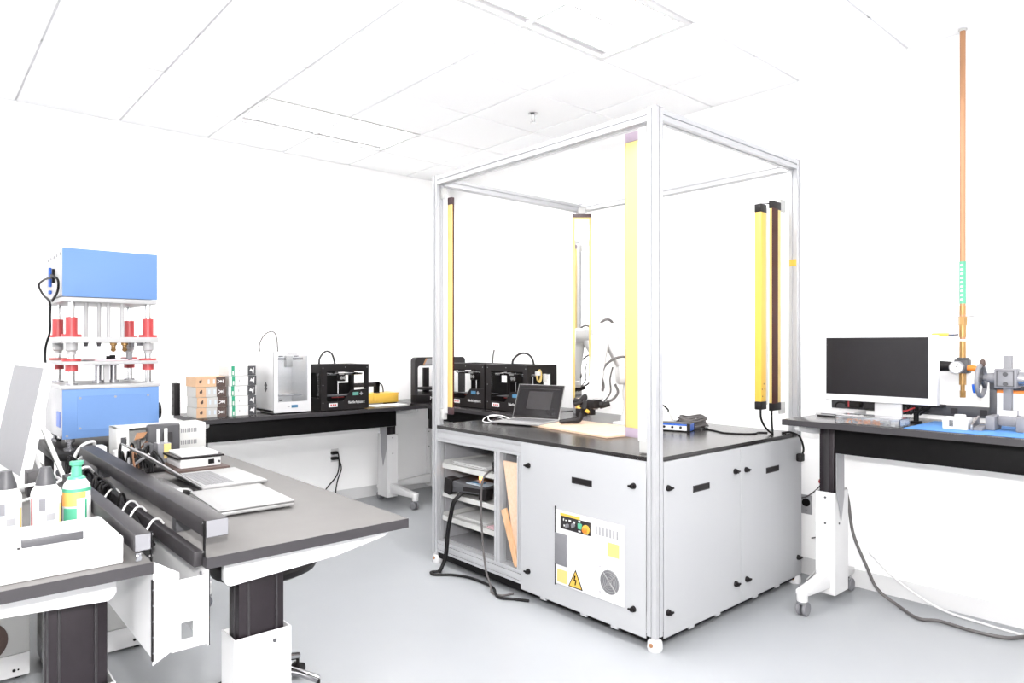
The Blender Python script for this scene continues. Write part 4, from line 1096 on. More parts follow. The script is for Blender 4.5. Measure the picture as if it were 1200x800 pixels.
# blue cutting mat
solo(MB().box(3.505, 3.94, -.10, 1.185, ZR + .0005, ZR + .0035), 'bench_mat', 'blue_mat', 'flat blue work mat on the raised bench', 'mat', loc=(3.72, .55, ZR + .0005), bevel=.001, seg=1)
mz = ZR + .004
t = thing('metal_block', 'white machined block with a round boss on the blue mat', 'metal block', (3.66, 1.0, mz))
MB().box(3.615, 3.70, .955, 1.055, mz, mz + .052).build('block', 'white', t, bevel=.002)
MB().cyl((3.66, .995, mz + .052), (3.66, .995, mz + .066), .026, .022, 20).build('boss', 'offwhite', t, smooth=True)
m = MB()
for k in (0, 1): m.box(3.6135, 3.6152, 1.022 - k * .010, 1.027 - k * .010, mz + .012, mz + .042)
m.build('slot', 'black', t)
t = thing('steel_vee', 'bare steel vee bracket lying between the block and the press', 'bracket', (3.67, .91, mz))
MB().prism([(3.62, mz), (3.73, mz), (3.73, mz + .060), (3.62, mz + .026)], 'y', .936, .944).build('plate', 'steel', t)
MB().prism([(3.64, mz), (3.72, mz), (3.72, mz + .02), (3.64, mz + .014)], 'y', .905, .936).build('web', 'mid_grey', t)
# arbor press
t = thing('arbor_press', 'grey cast iron arbor press with hand wheel on the blue mat', 'press', (3.75, .82, mz))
MB().box(3.69, 3.81, .868, .905, mz, mz + .065).box(3.69, 3.81, .745, .79, mz, mz + .065).box(3.74, 3.81, .79, .868, mz + .02, mz + .065).build('base', 'mid_grey', t, bevel=.005)
MB().prism([(3.755, mz + .065), (3.80, mz + .065), (3.795, mz + .09), (3.76, mz + .09)], 'y', .80, .865).build('socket', 'steel', t)
MB().box(3.757, 3.790, .820, .852, mz + .09, ZR + .345).build('ram', 'mid_grey', t, bevel=.002)
MB().box(3.735, 3.81, .795, .882, ZR + .195, ZR + .285).build('head', 'mid_grey', t, bevel=.006)
m = MB()
for z in (ZR + .215, ZR + .26): m.cyl((3.731, .838, z), (3.736, .838, z), .010, n=14)
m.build('cover_screw', 'dark_grey', t)
m = MB().box(3.7315, 3.7345, .805, .872, ZR + .203, ZR + .207).box(3.7315, 3.7345, .805, .872, ZR + .273, ZR + .277).box(3.7315, 3.7345, .805, .809, ZR + .203, ZR + .277).box(3.7315, 3.7345, .868, .872, ZR + .203, ZR + .277)
m.build('cover_edge', 'dark_grey', t)
MB().cyl((3.775, .882, ZR + .24), (3.775, .915, ZR + .24), .026, .022, 20).cyl((3.775, .915, ZR + .24), (3.775, .935, ZR + .24), .014, n=16).build('shaft', 'mid_grey', t, smooth=True)
MB().cyl((3.775, .795, ZR + .24), (3.775, .755, ZR + .24), .034, n=20).cyl((3.775, .755, ZR + .24), (3.775, .55, ZR + .24), .014, n=16).build('spindle', 'steel', t, smooth=True)
wq = MB().tube([(3.775 + .072 * math.cos(2 * math.pi * k / 24), .942, ZR + .225 + .072 * math.sin(2 * math.pi * k / 24)) for k in range(25)], .010, 8, 1)
hw = wq.build('hand_wheel', 'mid_grey', t, smooth=True)
m = MB()
for k in range(3):
    a = math.pi / 2 + k * 2 * math.pi / 3
    m.tube([(3.775, .942, ZR + .235), (3.775 + .07 * math.cos(a), .942, ZR + .225 + .07 * math.sin(a))], .009, 6, 1)
m.cyl((3.775, .93, ZR + .24), (3.775, .957, ZR + .24), .018, n=14)
m.build('wheel_spoke', 'dark_grey', hw, smooth=True)
MB().lathe([(.008, 0), (.012, .012), (.010, .028), (.004, .034)], (3.775, .935, ZR + .292), 14).build('wheel_knob', 'box_brown', hw, smooth=True)
MB().tube([(3.725, .955, ZR + .172), (3.712, .955, ZR + .19), (3.705, .955, ZR + .21)], .007, 6, 2).build('blue_grip', 'blue_deep', hw, smooth=True)
# dark tool panel behind
t = thing('tool_board', 'dark framed white board with orange strip behind the press', 'tool board', (3.97, .72, ZR))
MB().box(3.965, 3.985, .45, .955, ZR + .175, ZR + .225).box(3.965, 3.985, .925, .955, ZR, ZR + .175).build('frame', 'dark_grey', t, bevel=.002)
MB().box(3.970, 3.980, .45, .925, ZR + .16, ZR + .175).build('orange_strip', 'orange', t)
MB().box(3.970, 3.980, .45, .925, ZR + .0, ZR + .16).build('board', 'white', t)
# copper air line
t = thing('air_pipe', 'vertical copper pipe with green label down the white wall', 'pipe', (4.06, 1.09, H))
MB().lathe([(.020, 0), (.020, -.004), (.012, -.010)], (4.06, 1.093, H + .0), 20).build('ceiling_flange', 'offwhite', t, smooth=True)
MB().cyl((4.06, 1.093, 1.43), (4.06, 1.093, H), .0135, n=18).build('pipe', 'copper', t, smooth=True)
MB().cyl((4.06, 1.093, 1.612), (4.06, 1.093, 1.828), .0150, n=18).build('label_wrap', 'green_cap', t, smooth=True)
for k in range(9):
    MB().box(4.0440, 4.0460, 1.087, 1.099, 1.628 + k * .022, 1.638 + k * .022).build('label_letter', 'paper', t)
m = MB().cyl((4.06, 1.093, 1.555), (4.06, 1.093, 1.60), .0145, n=18).cyl((4.06, 1.093, 1.50), (4.06, 1.093, 1.545), .019, n=6).cyl((4.06, 1.093, 1.44), (4.06, 1.093, 1.50), .016, n=18).cyl((4.06, 1.093, 1.33), (4.06, 1.093, 1.42), .0145, n=18)
m.build('fitting', 'brass', t, smooth=True)
MB().box(4.072, 4.118, 1.05, 1.136, 1.548, 1.556).build('pipe_strap', 'white', t)
MB().tube([(4.045, 1.11, 1.455), (4.03, 1.13, 1.452), (4.028, 1.15, 1.452)], .006, 6).build('valve_stem', 'steel', t)
MB().box(4.022, 4.034, 1.145, 1.225, 1.444, 1.462).build('valve_lever', 'yellow', t, bevel=.004)
rg = thing('air_regulator', 'black air regulator with white gauge and orange knob', 'regulator', (4.05, 1.093, 1.28))
MB().box(4.03, 4.088, 1.062, 1.124, 1.255, 1.325).cyl((4.06, 1.093, 1.325), (4.06, 1.093, 1.335), .028, n=18).build('body', 'dark_grey', rg, bevel=.004)
MB().cyl((4.05, 1.124, 1.288), (4.05, 1.235, 1.292), .024, .029, 20).build('knob', 'black_plastic', rg, smooth=True)
g = MB().cyl((4.03, 1.108, 1.285), (4.005, 1.108, 1.285), .032, n=28).build('gauge', 'light_grey', rg, smooth=True)
MB().cyl((4.0055, 1.108, 1.285), (4.003, 1.108, 1.285), .028, n=28).build('gauge_face', 'paper', g, smooth=True)
MB().tube([(4.002, 1.108, 1.285), (4.002, 1.098, 1.302)], .0015, 5, 1).build('gauge_needle', 'black', g)
MB().cyl((4.035, 1.062, 1.283), (4.03, .992, 1.278), .017, .013, 16).build('drain_handle', 'orange', rg, smooth=True)
MB().cyl((4.06, 1.093, 1.195), (4.06, 1.093, 1.255), .016, n=16).cyl((4.06, 1.093, 1.165), (4.06, 1.093, 1.195), .010, n=14).cyl((4.06, 1.093, 1.13), (4.06, 1.093, 1.165), .014, n=6).build('outlet_nipple', 'brass', rg, smooth=True)
# cords by the right bench
c = MB().tube([(3.93, 1.625, .60), (3.93, 1.608, .52), (3.93, 1.583, .353), (3.935, 1.512, .18), (3.955, 1.465, .07), (3.95, 1.36, .012), (3.85, 1.232, .009), (3.893, 1.150, .009), (3.878, 1.0, .009), (3.91, .87, .009), (4.0, .81, .009), (4.05, .70, .009), (4.06, .5, .009)], .0085, 8)
solo(c, 'power_cable', 'cable_grey', 'dark cable hanging from the bench leg and curling on the floor', 'cable', loc=(3.9, 1.4, 0), smooth=True)
c = MB().tube([(4.09, 1.56, .22), (4.075, 1.40, .10), (4.05, 1.2, .02), (4.03, 1.0, .006), (4.0, .7, .006)], .006, 8)
solo(c, 'floor_cable', 'cable_white', 'white cord along the foot of the wall under the raised bench', 'cord', loc=(4.05, 1.2, 0), smooth=True)
t = thing('sensor_cable', 'thin grey cable with red ball behind the bench leg', 'cable', (4.03, 1.80, .6))
MB().tube([(4.0, 1.74, .97), (4.01, 1.775, .80), (4.01, 1.79, .66), (4.01, 1.80, .58), (4.02, 1.88, .50), (4.08, 1.98, .46)], .0035, 8).build('cord', 'cable_grey', t, smooth=True)
MB().lathe([(.002, -.016), (.012, -.011), (.0155, 0), (.012, .011), (.002, .016)], (4.01, 1.797, .60), 14).build('red_ball', 'red', t, smooth=True)
c = MB().tube([(3.96, 1.83, .27), (4.02, 1.80, .28), (4.07, 1.77, .34)], .004, 8)
solo(c, 'grey_cord', 'cable_grey', 'short grey cord between the cell corner and the wall', 'cord', loc=(4.0, 1.8, .27), smooth=True)
c = MB().tube([(4.09, 1.78, .28), (4.05, 1.79, .22), (4.05, 1.80, .14), (4.03, 1.84, .06), (3.98, 1.87, .012)], .004, 8)
solo(c, 'pale_cord', 'cable_white', 'pale cord dropping to the floor behind the cell corner', 'cord', loc=(4.05, 1.8, 0), smooth=True)

# ================================================================ BLUE PRESS
t = thing('press_table', 'black slab table carrying the blue press', 'table', (.85, 4.43, 0))
MB().box(.545, 1.16, 4.07, 4.82, .815, .850).build('tabletop', 'black', t, bevel=.003)
MB().box(.60, 1.10, 4.12, 4.15, .745, .815).box(.60, 1.10, 4.74, 4.77, .745, .815).build('apron', 'charcoal', t)
for x in (.59, 1.07):
    for y in (4.12, 4.73): MB().box(x, x + .045, y, y + .045, 0, .815).build('leg', 'charcoal', t, bevel=.003)
pz = .850
pr = thing('die_press', 'blue boxed four column press with red bushings', 'press', (.82, 4.42, pz))
xa, xb, ya, yb = .592, 1.045, 4.15, 4.72
MB().box(xa, xb, ya + .002, yb, .915, 1.170).build('lower_case', 'steel', pr, bevel=.003)
lp = MB().box(xa, xb, ya - .004, ya + .002, .915, 1.170).build('lower_front', 'blue', pr, bevel=.002)
MB().box(xa + .065, xb - .04, ya - .0055, ya - .0035, .955, 1.135).build('access_plate', 'blue', lp, bevel=.0006, seg=1)
m = MB()
for x in (xa + .078, xa + .24, xb - .055):
    for z in (.966, 1.124): m.cyl((x, ya - .0085, z), (x, ya - .005, z), .006, n=10)
for x in (xa + .02, xa + .22): m.cyl((x, ya - .0075, .93), (x, ya - .004, .93), .006, n=10)
m.build('screw', 'silver', lp)
MB().box(xa - .006, xb + .006, ya - .008, yb + .006, 1.170, 1.190).build('bed_plate', 'press_grey', pr, bevel=.002)
MB().cyl((xb, 4.22, 1.03), (xb + .022, 4.22, 1.03), .045, n=24).build('side_knob', 'black', pr, smooth=True)
MB().box(xa - .003, xa, ya + .06, ya + .16, .97, 1.05).build('side_plate', 'blue_deep', pr)
for x in (xa + .04, xb - .04):
    for y in (ya + .04, yb - .05):
        MB().lathe([(.030, .0), (.030, .012), (.012, .020), (.012, .036), (.022, .044), (.022, .065)], (x, y, pz), 18).build('foot', 'steel', pr, smooth=True)
MB().box(xa + .003, xb - .008, ya + .002, yb, 1.655, 1.897).build('upper_case', 'press_grey', pr, bevel=.003)
MB().box(xa, xb - .008, ya - .004, ya + .002, 1.650, 1.900).build('upper_front', 'blue', pr, bevel=.002)
MB().box(xa, xb - .008, ya, yb, 1.625, 1.648).build('upper_plate', 'press_grey', pr, bevel=.002)
m = MB()
for k in range(5): m.cyl((xa + .001, ya + .08 + k * .10, 1.875), (xa + .004, ya + .08 + k * .10, 1.875), .008, n=10)
m.build('side_hole', 'mid_grey', pr)
m = MB().box(xa - .012, xa + .002, 4.505, 4.53, 1.72, 1.825); m.box(xa - .012, xa + .002, 4.505, 4.53, 1.68, 1.70)
m.build('side_handle', 'blue_deep', pr, bevel=.003)
MB().box(xa - .010, xa + .002, 4.40, 4.415, 1.735, 1.81).build('side_bar', 'black', pr)
cols = [(.640, 4.20), (1.003, 4.20), (.640, 4.63), (1.003, 4.63)]
for i, (x, y) in enumerate(cols):
    MB().cyl((x, y, 1.190), (x, y, 1.626), .0155, n=20).build('guide_column', 'chrome', pr, smooth=True)
    MB().cyl((x, y, 1.450), (x, y, 1.545), .0275, n=22).cyl((x, y, 1.442), (x, y, 1.456), .046, n=24).build('upper_bushing', 'red', pr, smooth=True)
    MB().lathe([(.028, 1.41), (.028, 1.372), (.020, 1.366), (.020, 1.350)], (x, y, 0), 20).build('sleeve', 'press_grey', pr, smooth=True)
    MB().cyl((x, y, 1.315), (x, y, 1.326), .044, n=24).cyl((x, y, 1.262), (x, y, 1.295), .029, n=22).build('lower_bushing', 'red', pr, smooth=True)
    MB().cyl((x, y, 1.190), (x, y, 1.198), .028, n=20).build('column_collar', 'steel', pr, smooth=True)
MB().box(xa + .0, xb - .0, ya, yb, 1.412, 1.442).build('upper_platen', 'press_grey', pr, bevel=.002)
MB().box(xa + .0, xb - .0, ya, yb, 1.296, 1.314).build('lower_platen', 'press_grey', pr, bevel=.002)
for (x, y) in ((.715, 4.25), (.775, 4.25), (.81, 4.20), (.875, 4.20)):
    MB().cyl((x, y, 1.442), (x, y, 1.626), .010, n=14).build('tie_rod', 'press_grey', pr, smooth=True)
for x in (.79, .865):
    MB().cyl((x, 4.36, 1.190), (x, 4.36, 1.296), .016, n=18).cyl((x, 4.36, 1.19), (x, 4.36, 1.205), .028, n=18).cyl((x, 4.36, 1.285), (x, 4.36, 1.296), .026, n=18).build('lift_pillar', 'steel', pr, smooth=True)
MB().box(.815, .84, 4.33, 4.37, 1.19, 1.296).build('lift_block', 'white', pr)
for (x, y) in ((.712, 4.24), (.772, 4.24)): MB().cyl((x, y, 1.412), (x, y, 1.392), .012, .008, 12).build('nozzle', 'dark_grey', pr, smooth=True)
for (x, y) in ((.845, 4.26), (.90, 4.26)): MB().lathe([(.018, 1.412), (.018, 1.40), (.011, 1.396), (.011, 1.378), (.015, 1.372), (.004, 1.362)], (x, y, 0), 14).build('nozzle', 'brass', pr, smooth=True)
MB().box(.905, .93, 4.22, 4.25, 1.315, 1.36).box(.955, .985, 4.22, 4.25, 1.395, 1.412).box(.92, .94, 4.22, 4.25, 1.385, 1.412).build('stop_block', 'mid_grey', pr, bevel=.002)
MB().cyl((.82, 4.24, 1.315), (.82, 4.24, 1.340), .014, n=12).box(.825, .85, 4.235, 4.25, 1.325, 1.345).build('die_clamp', 'black', pr)
MB().box(.75, .98, 4.22, 4.55, 1.314, 1.322).build('die_plate', 'pink_paper', pr, bevel=.001, seg=1)
m = MB().tube([(xa - .006, 4.40, 1.765), (xa - .03, 4.28, 1.765), (xa - .015, 4.18, 1.735), (xa - .01, 4.22, 1.68), (xa - .015, 4.36, 1.635)], .006, 8)
m.tube([(xa - .006, 4.40, 1.765), (xa - .02, 4.62, 1.765), (xa - .03, 4.73, 1.74), (xa - .025, 4.60, 1.68), (xa - .018, 4.42, 1.63), (xa - .02, 4.40, 1.55), (xa - .018, 4.42, 1.47), (xa - .03, 4.48, 1.38), (xa - .03, 4.48, 1.25)], .006, 8)
m.build('cable', 'cable_black', pr, smooth=True)

# ================================================================ LEFT BENCH (laptops)
def rail(name, label, x0, x1, ya, yb, z0, z1, side, skirt):
    t = thing(name, label, 'power rail', ((x0 + x1) / 2, ya, z0))
    MB().box(x0, x1, ya, yb, z0, z1).build('rail_body', 'charcoal', t, bevel=.002)
    MB().box(x0 + .002, x1 - .001, ya - .003, ya, z0 + .002, z1 - .002).build('end_cap', 'mid_grey', t, bevel=.001, seg=1)
    xs = x0 - .003 if side < 0 else x1
    MB().box(xs, xs + .003, ya - .002, ya + .010, skirt, z1).build('end_plate', 'black', t)
    for y in (ya + .3, yb - .35): MB().box(x0 + .012, x1 - .006, y, y + .04, skirt + .001, z0).build('rail_foot', 'dark_grey', t)
    m = MB()
    for z in (z1 - .008, skirt + .012): m.cyl((xs + .0015 - .004, ya + .008, z), (xs + .0015 + .004, ya + .008, z), .004, n=8)
    m.build('screw', 'chrome', t)
    return t
rail('cable_rail', 'long black cable rail along the edge of the laptop bench', .576, .634, 1.848, 3.58, .899, .946, -1, .851)
r1 = bpy.context.scene.objects['cable_rail']
MB().box(.556, .578, 1.875, 3.58, .8205, .862).build('lower_beam', 'charcoal', r1, bevel=.003)
r2 = rail('cable_rail', 'grey cable rail along the edge of the bottle bench', .421, .459, 1.893, 2.95, .884, .928, 1, .854)
MB().box(.424, .436, 1.888, 1.894, .862, .882).cyl((.43, 1.888, .872), (.43, 1.880, .872), .006, n=10).build('latch', 'steel', r2)
# white modesty panels and the tray between the benches
t = thing('cable_tray', 'white sheet metal cable tray hung between the two benches', 'cable tray', (.53, 2.6, .60))
MB().box(.583, .586, 1.852, 3.70, .620, .818).build('tray_side', 'white', t)
MB().box(.5855, .588, 1.850, 1.856, .620, .818).build('tray_edge', 'charcoal', t)
MB().box(.466, .4695, 1.905, 3.70, .600, .830).build('tray_side', 'white', t)
MB().prism([(.4695, .845), (.533, .803), (.533, .612), (.4695, .578)], 'y', 1.920, 1.924).build('end_bracket', 'white', t)
MB().box(.500, .583, 1.866, 1.870, .69, .80).box(.500, .583, 1.866, 1.870, .620, .645).box(.500, .522, 1.866, 1.870, .645, .69).box(.552, .583, 1.866, 1.870, .645, .69).build('end_plate', 'white', t)
MB().box(.4695, .583, 2.30, 3.70, .640, .643).build('tray_floor', 'white', t)
m = MB()
for z in (.795, .70): m.cyl((.579, 1.90, z), (.583, 1.90, z), .006, n=10)
for z in (.70, .79): m.cyl((.4695, 1.93, z), (.474, 1.93, z), .004, n=10)
m.build('tray_screw', 'mid_grey', t)
MB().box(.4625, .466, 1.896, 1.908, .598, .803).build('tray_edge', 'black_plastic', t)
m = MB()
for k in range(5): m.cyl((.4643, 1.896, .62 + k * .04), (.4643, 1.894, .62 + k * .04), .0016, n=6)
m.build('edge_screw', 'chrome', t)
# black cables lying in the channel
m = MB()
for k in range(14):
    y = 2.15 + random.random() * .15; x = .50 + random.random() * .05; z = .80 + random.random() * .04
    pts = []
    for q in range(9):
        pts.append((x, y, z)); y += .16 + random.random() * .03
        x = min(.546, max(.480, x + (random.random() - .5) * .06)); z = min(.90, max(.77, z + (random.random() - .5) * .07))
    m.tube(pts, .005 + .002 * random.random(), 6, 3)
for k in range(16):
    y = 2.5 + random.random() * .9; a = random.random() * 3
    m.tube([(.485 + random.random() * .02, y, .84), (.51, y + .05 * math.cos(a), .90 + random.random() * .035), (.54, y + .06 * math.sin(a), .89), (.546, y + .07, .84)], .004, 6, 4)
solo(m, 'cable_bundle', 'cable_black', 'tangle of black cables lying in the channel between two benches', 'cables', loc=(.525, 2.8, .8), smooth=True)
bpy.context.scene.objects['cable_bundle']['kind'] = 'stuff'
for i, (y, s) in enumerate(((2.16, 1), (2.36, 1), (2.46, 1.1), (2.72, .9))):
    c = MB().tube([(.573, y + .06, .8665), (.558, y + .05, .880 + .004 * s), (.535, y + .03, .880 + .006 * s), (.507, y, .857), (.485, y - .02, .815)], .0032, 8)
    solo(c, 'white_lead', 'cable_white', ('first', 'second', 'third', 'fourth')[i] + ' white lead over the channel counted from the rail end plates', 'cable', 'white leads over the cable channel', loc=(.53, y, .85), smooth=True)

laptop('laptop', 'open silver laptop leaning back on the bench beside the black rail', (1.066, 2.845, ZL + .0005), R(90), .362, .247, 143)
lt2, ld2, M2 = laptop('laptop', 'closed silver laptop with pale logo on the dark bench', (.9875, 2.392, ZL + .0005), R(87), .358, .247, 0, open_=False, keys=False)
lg = MB()
def blob(cx, cy, r, n=14): return [(cx + r * math.cos(2 * math.pi * k / n), cy + r * math.sin(2 * math.pi * k / n)) for k in range(n)]
lg.prism([(-.020, .124), (-.017, .113), (-.009, .105), (0, .107), (.009, .105), (.017, .113), (.020, .122), (.014, .128), (.014, .136), (.018, .141), (.010, .145), (0, .142), (-.010, .145), (-.018, .138)], 'z', .0070, .0074)
lg.prism([(0, .146), (.004, .147), (.009, .152), (.009, .156), (.003, .154)], 'z', .0070, .0074)
lg.xf(M2); lg.build('logo', 'paper', ld2, local=True)
# white slab drive under the open lid
t = thing('white_drive', 'flat white drive lying beside the black rail under the laptop lid', 'hard drive', (.715, 2.83, ZL))
MB().box(.665, .765, 2.70, 2.965, ZL, ZL + .020).build('case', 'white_plastic', t, bevel=.006)
MB().tube([(.765, 2.735, ZL + .010), (.785, 2.72, ZL + .010), (.79, 2.69, ZL + .006), (.78, 2.66, ZL + .004)], .004, 8).build('cord', 'cable_white', t, smooth=True)
solo(MB().box(.66, .80, 2.585, 2.69, ZL, ZL + .008), 'black_pad', 'black', 'small black pad between the rail and the closed laptop', 'pad', loc=(.73, 2.64, ZL), bevel=.002)
# board, white unit, tagged motor block
t = thing('test_unit', 'white instrument unit with black rim standing on a dark board', 'instrument', (.96, 3.28, ZL))
MB().box(.835, 1.075, 3.115, 3.40, ZL, ZL + .012).build('base_board', 'box_brown', t, bevel=.001, seg=1)
MB().box(.885, 1.055, 3.17, 3.375, ZL + .012, ZL + .052).build('case', 'white', t, bevel=.003)
MB().box(.870, 1.065, 3.16, 3.385, ZL + .052, ZL + .060).build('black_rim', 'black_plastic', t)
MB().box(.890, 1.045, 3.175, 3.37, ZL + .060, ZL + .072).build('lid', 'white', t, bevel=.003)
MB().box(1.00, 1.025, 3.165, 3.17, ZL + .022, ZL + .042).build('port', 'black', t)
MB().cyl((1.045, 3.16, ZL + .03), (1.045, 3.17, ZL + .03), .005, n=10).build('knob', 'dark_grey', t)
t = thing('tagged_block', 'grey block with yellow tag and two pale rods', 'instrument', (.905, 3.47, ZL))
MB().box(.860, .918, 3.43, 3.50, ZL + .0, ZL + .095).build('block', 'mid_grey', t, bevel=.003)
MB().box(.886, .915, 3.427, 3.43, ZL + .025, ZL + .092).build('yellow_tag', 'yellow_pale', t)
for x in (.862, .894): MB().cyl((x + .008, 3.46, ZL + .095), (x + .008, 3.46, ZL + .160), .0075, n=12).build('rod', 'paper', t, smooth=True)
# power supply chassis at the far end
t = thing('power_supply', 'white open sided power supply with dark cover and vents', 'power supply', (.95, 3.75, ZL))
MB().box(.745, 1.155, 3.845, 3.855, ZL, ZL + .150).box(.745, 1.155, 3.70, 3.845, ZL, ZL + .008).box(.745, .755, 3.69, 3.845, ZL + .008, ZL + .150).box(1.02, 1.155, 3.70, 3.845, ZL + .008, ZL + .150).box(.745, 1.02, 3.70, 3.845, ZL + .144, ZL + .150).build('chassis', 'offwhite', t, bevel=.002)
MB().box(.872, 1.022, 3.66, 3.70, ZL + .004, ZL + .160).build('dark_cover', 'dark_grey', t, bevel=.012, seg=3)
MB().box(.94, .985, 3.657, 3.660, ZL + .05, ZL + .12).build('cover_panel', 'charcoal', t, bevel=.001, seg=1)
m = MB()
for k in range(8):
    for z in (ZL + .105, ZL + .045): m.box(1.035 + k * .010, 1.040 + k * .010, 3.6985, 3.7003, z, z + .022)
m.build('vent_slot', 'mid_grey', t)
MB().box(.765, .79, 3.6985, 3.702, ZL + .07, ZL + .105).box(.745, .80, 3.6985, 3.7003, ZL + .008, ZL + .144).build('front_strip', 'white', t)
MB().box(.765, .785, 3.695, 3.699, ZL + .075, ZL + .105).build('socket', 'dark_grey', t)
t = thing('circuit_rig', 'black electronics rig with orange board behind the laptop lid', 'electronics', (.78, 3.35, ZL))
MB().box(.69, .84, 3.22, 3.44, ZL, ZL + .022).build('rig_base', 'black_plastic', t, bevel=.003)
MB().box(.72, .80, 3.30, 3.38, ZL + .022, ZL + .050).build('rig_block', 'charcoal', t, bevel=.003)
MB().box(.81, .838, 3.40, 3.47, ZL + .022, ZL + .10).build('rig_tower', 'dark_grey', t, bevel=.003)
MB().prism([(.79, ZL + .105), (.83, ZL + .115), (.845, ZL + .140), (.80, ZL + .138)], 'y', 3.55, 3.556).build('orange_board', 'copper', t)
MB().box(.80, .806, 3.50, 3.56, ZL + .0, ZL + .11).build('board_post', 'charcoal', t)
MB().tube([(.70, 3.25, ZL + .02), (.715, 3.30, ZL + .07), (.73, 3.32, ZL + .10)], .006, 6).build('probe', 'light_grey', t, smooth=True)
MB().tube([(.70, 3.25, ZL + .025), (.74, 3.22, ZL + .06), (.77, 3.20, ZL + .085)], .006, 6).build('probe', 'light_grey', t, smooth=True)
m = MB(); m2 = MB()
for k in range(24):
    x = .69 + random.random() * .10; y = 3.16 + random.random() * .30
    (m2 if k % 6 == 0 else m).tube([(x, y, ZL + .006), (x + .03 * random.random(), y + .06, ZL + .05 + .05 * random.random()), (x + .05 * random.random(), y + .10 * random.random(), ZL + .09 * random.random() + .02), (x + .03, y + .08, ZL + .006)], .0042, 6, 5)
o = m.build('wires', 'cable_black', t, smooth=True); o['kind'] = 'stuff'
o = m2.build('rust_wires', 'wire_rust', t, smooth=True); o['kind'] = 'stuff'
# white plug block and cords by the press
t = thing('plug_block', 'white plug block with looped cords at the foot of the press', 'plug', (.66, 3.72, ZL))
MB().box(.635, .70, 3.66, 3.75, ZL, ZL + .075).build('block', 'white', t, bevel=.006)
m = MB().tube([(.65, 3.67, ZL + .075), (.64, 3.63, ZL + .105), (.59, 3.58, ZL + .10), (.555, 3.55, ZL + .06), (.53, 3.50, ZL - .02)], .007, 8)
m.tube([(.66, 3.66, ZL + .05), (.62, 3.60, ZL + .06), (.565, 3.50, ZL + .05), (.52, 3.40, ZL + .02), (.51, 3.30, ZL - .02)], .007, 8)
m.build('cord', 'cable_white', t, smooth=True)
solo(MB().prism([(.72, 3.60), (.84, 3.60), (.84, 3.66), (.72, 3.66)], 'z', ZL, ZL + .055), 'small_white_box', 'white', 'small white box beside the white plug block on the bench', 'box', loc=(.78, 3.63, ZL), bevel=.003)

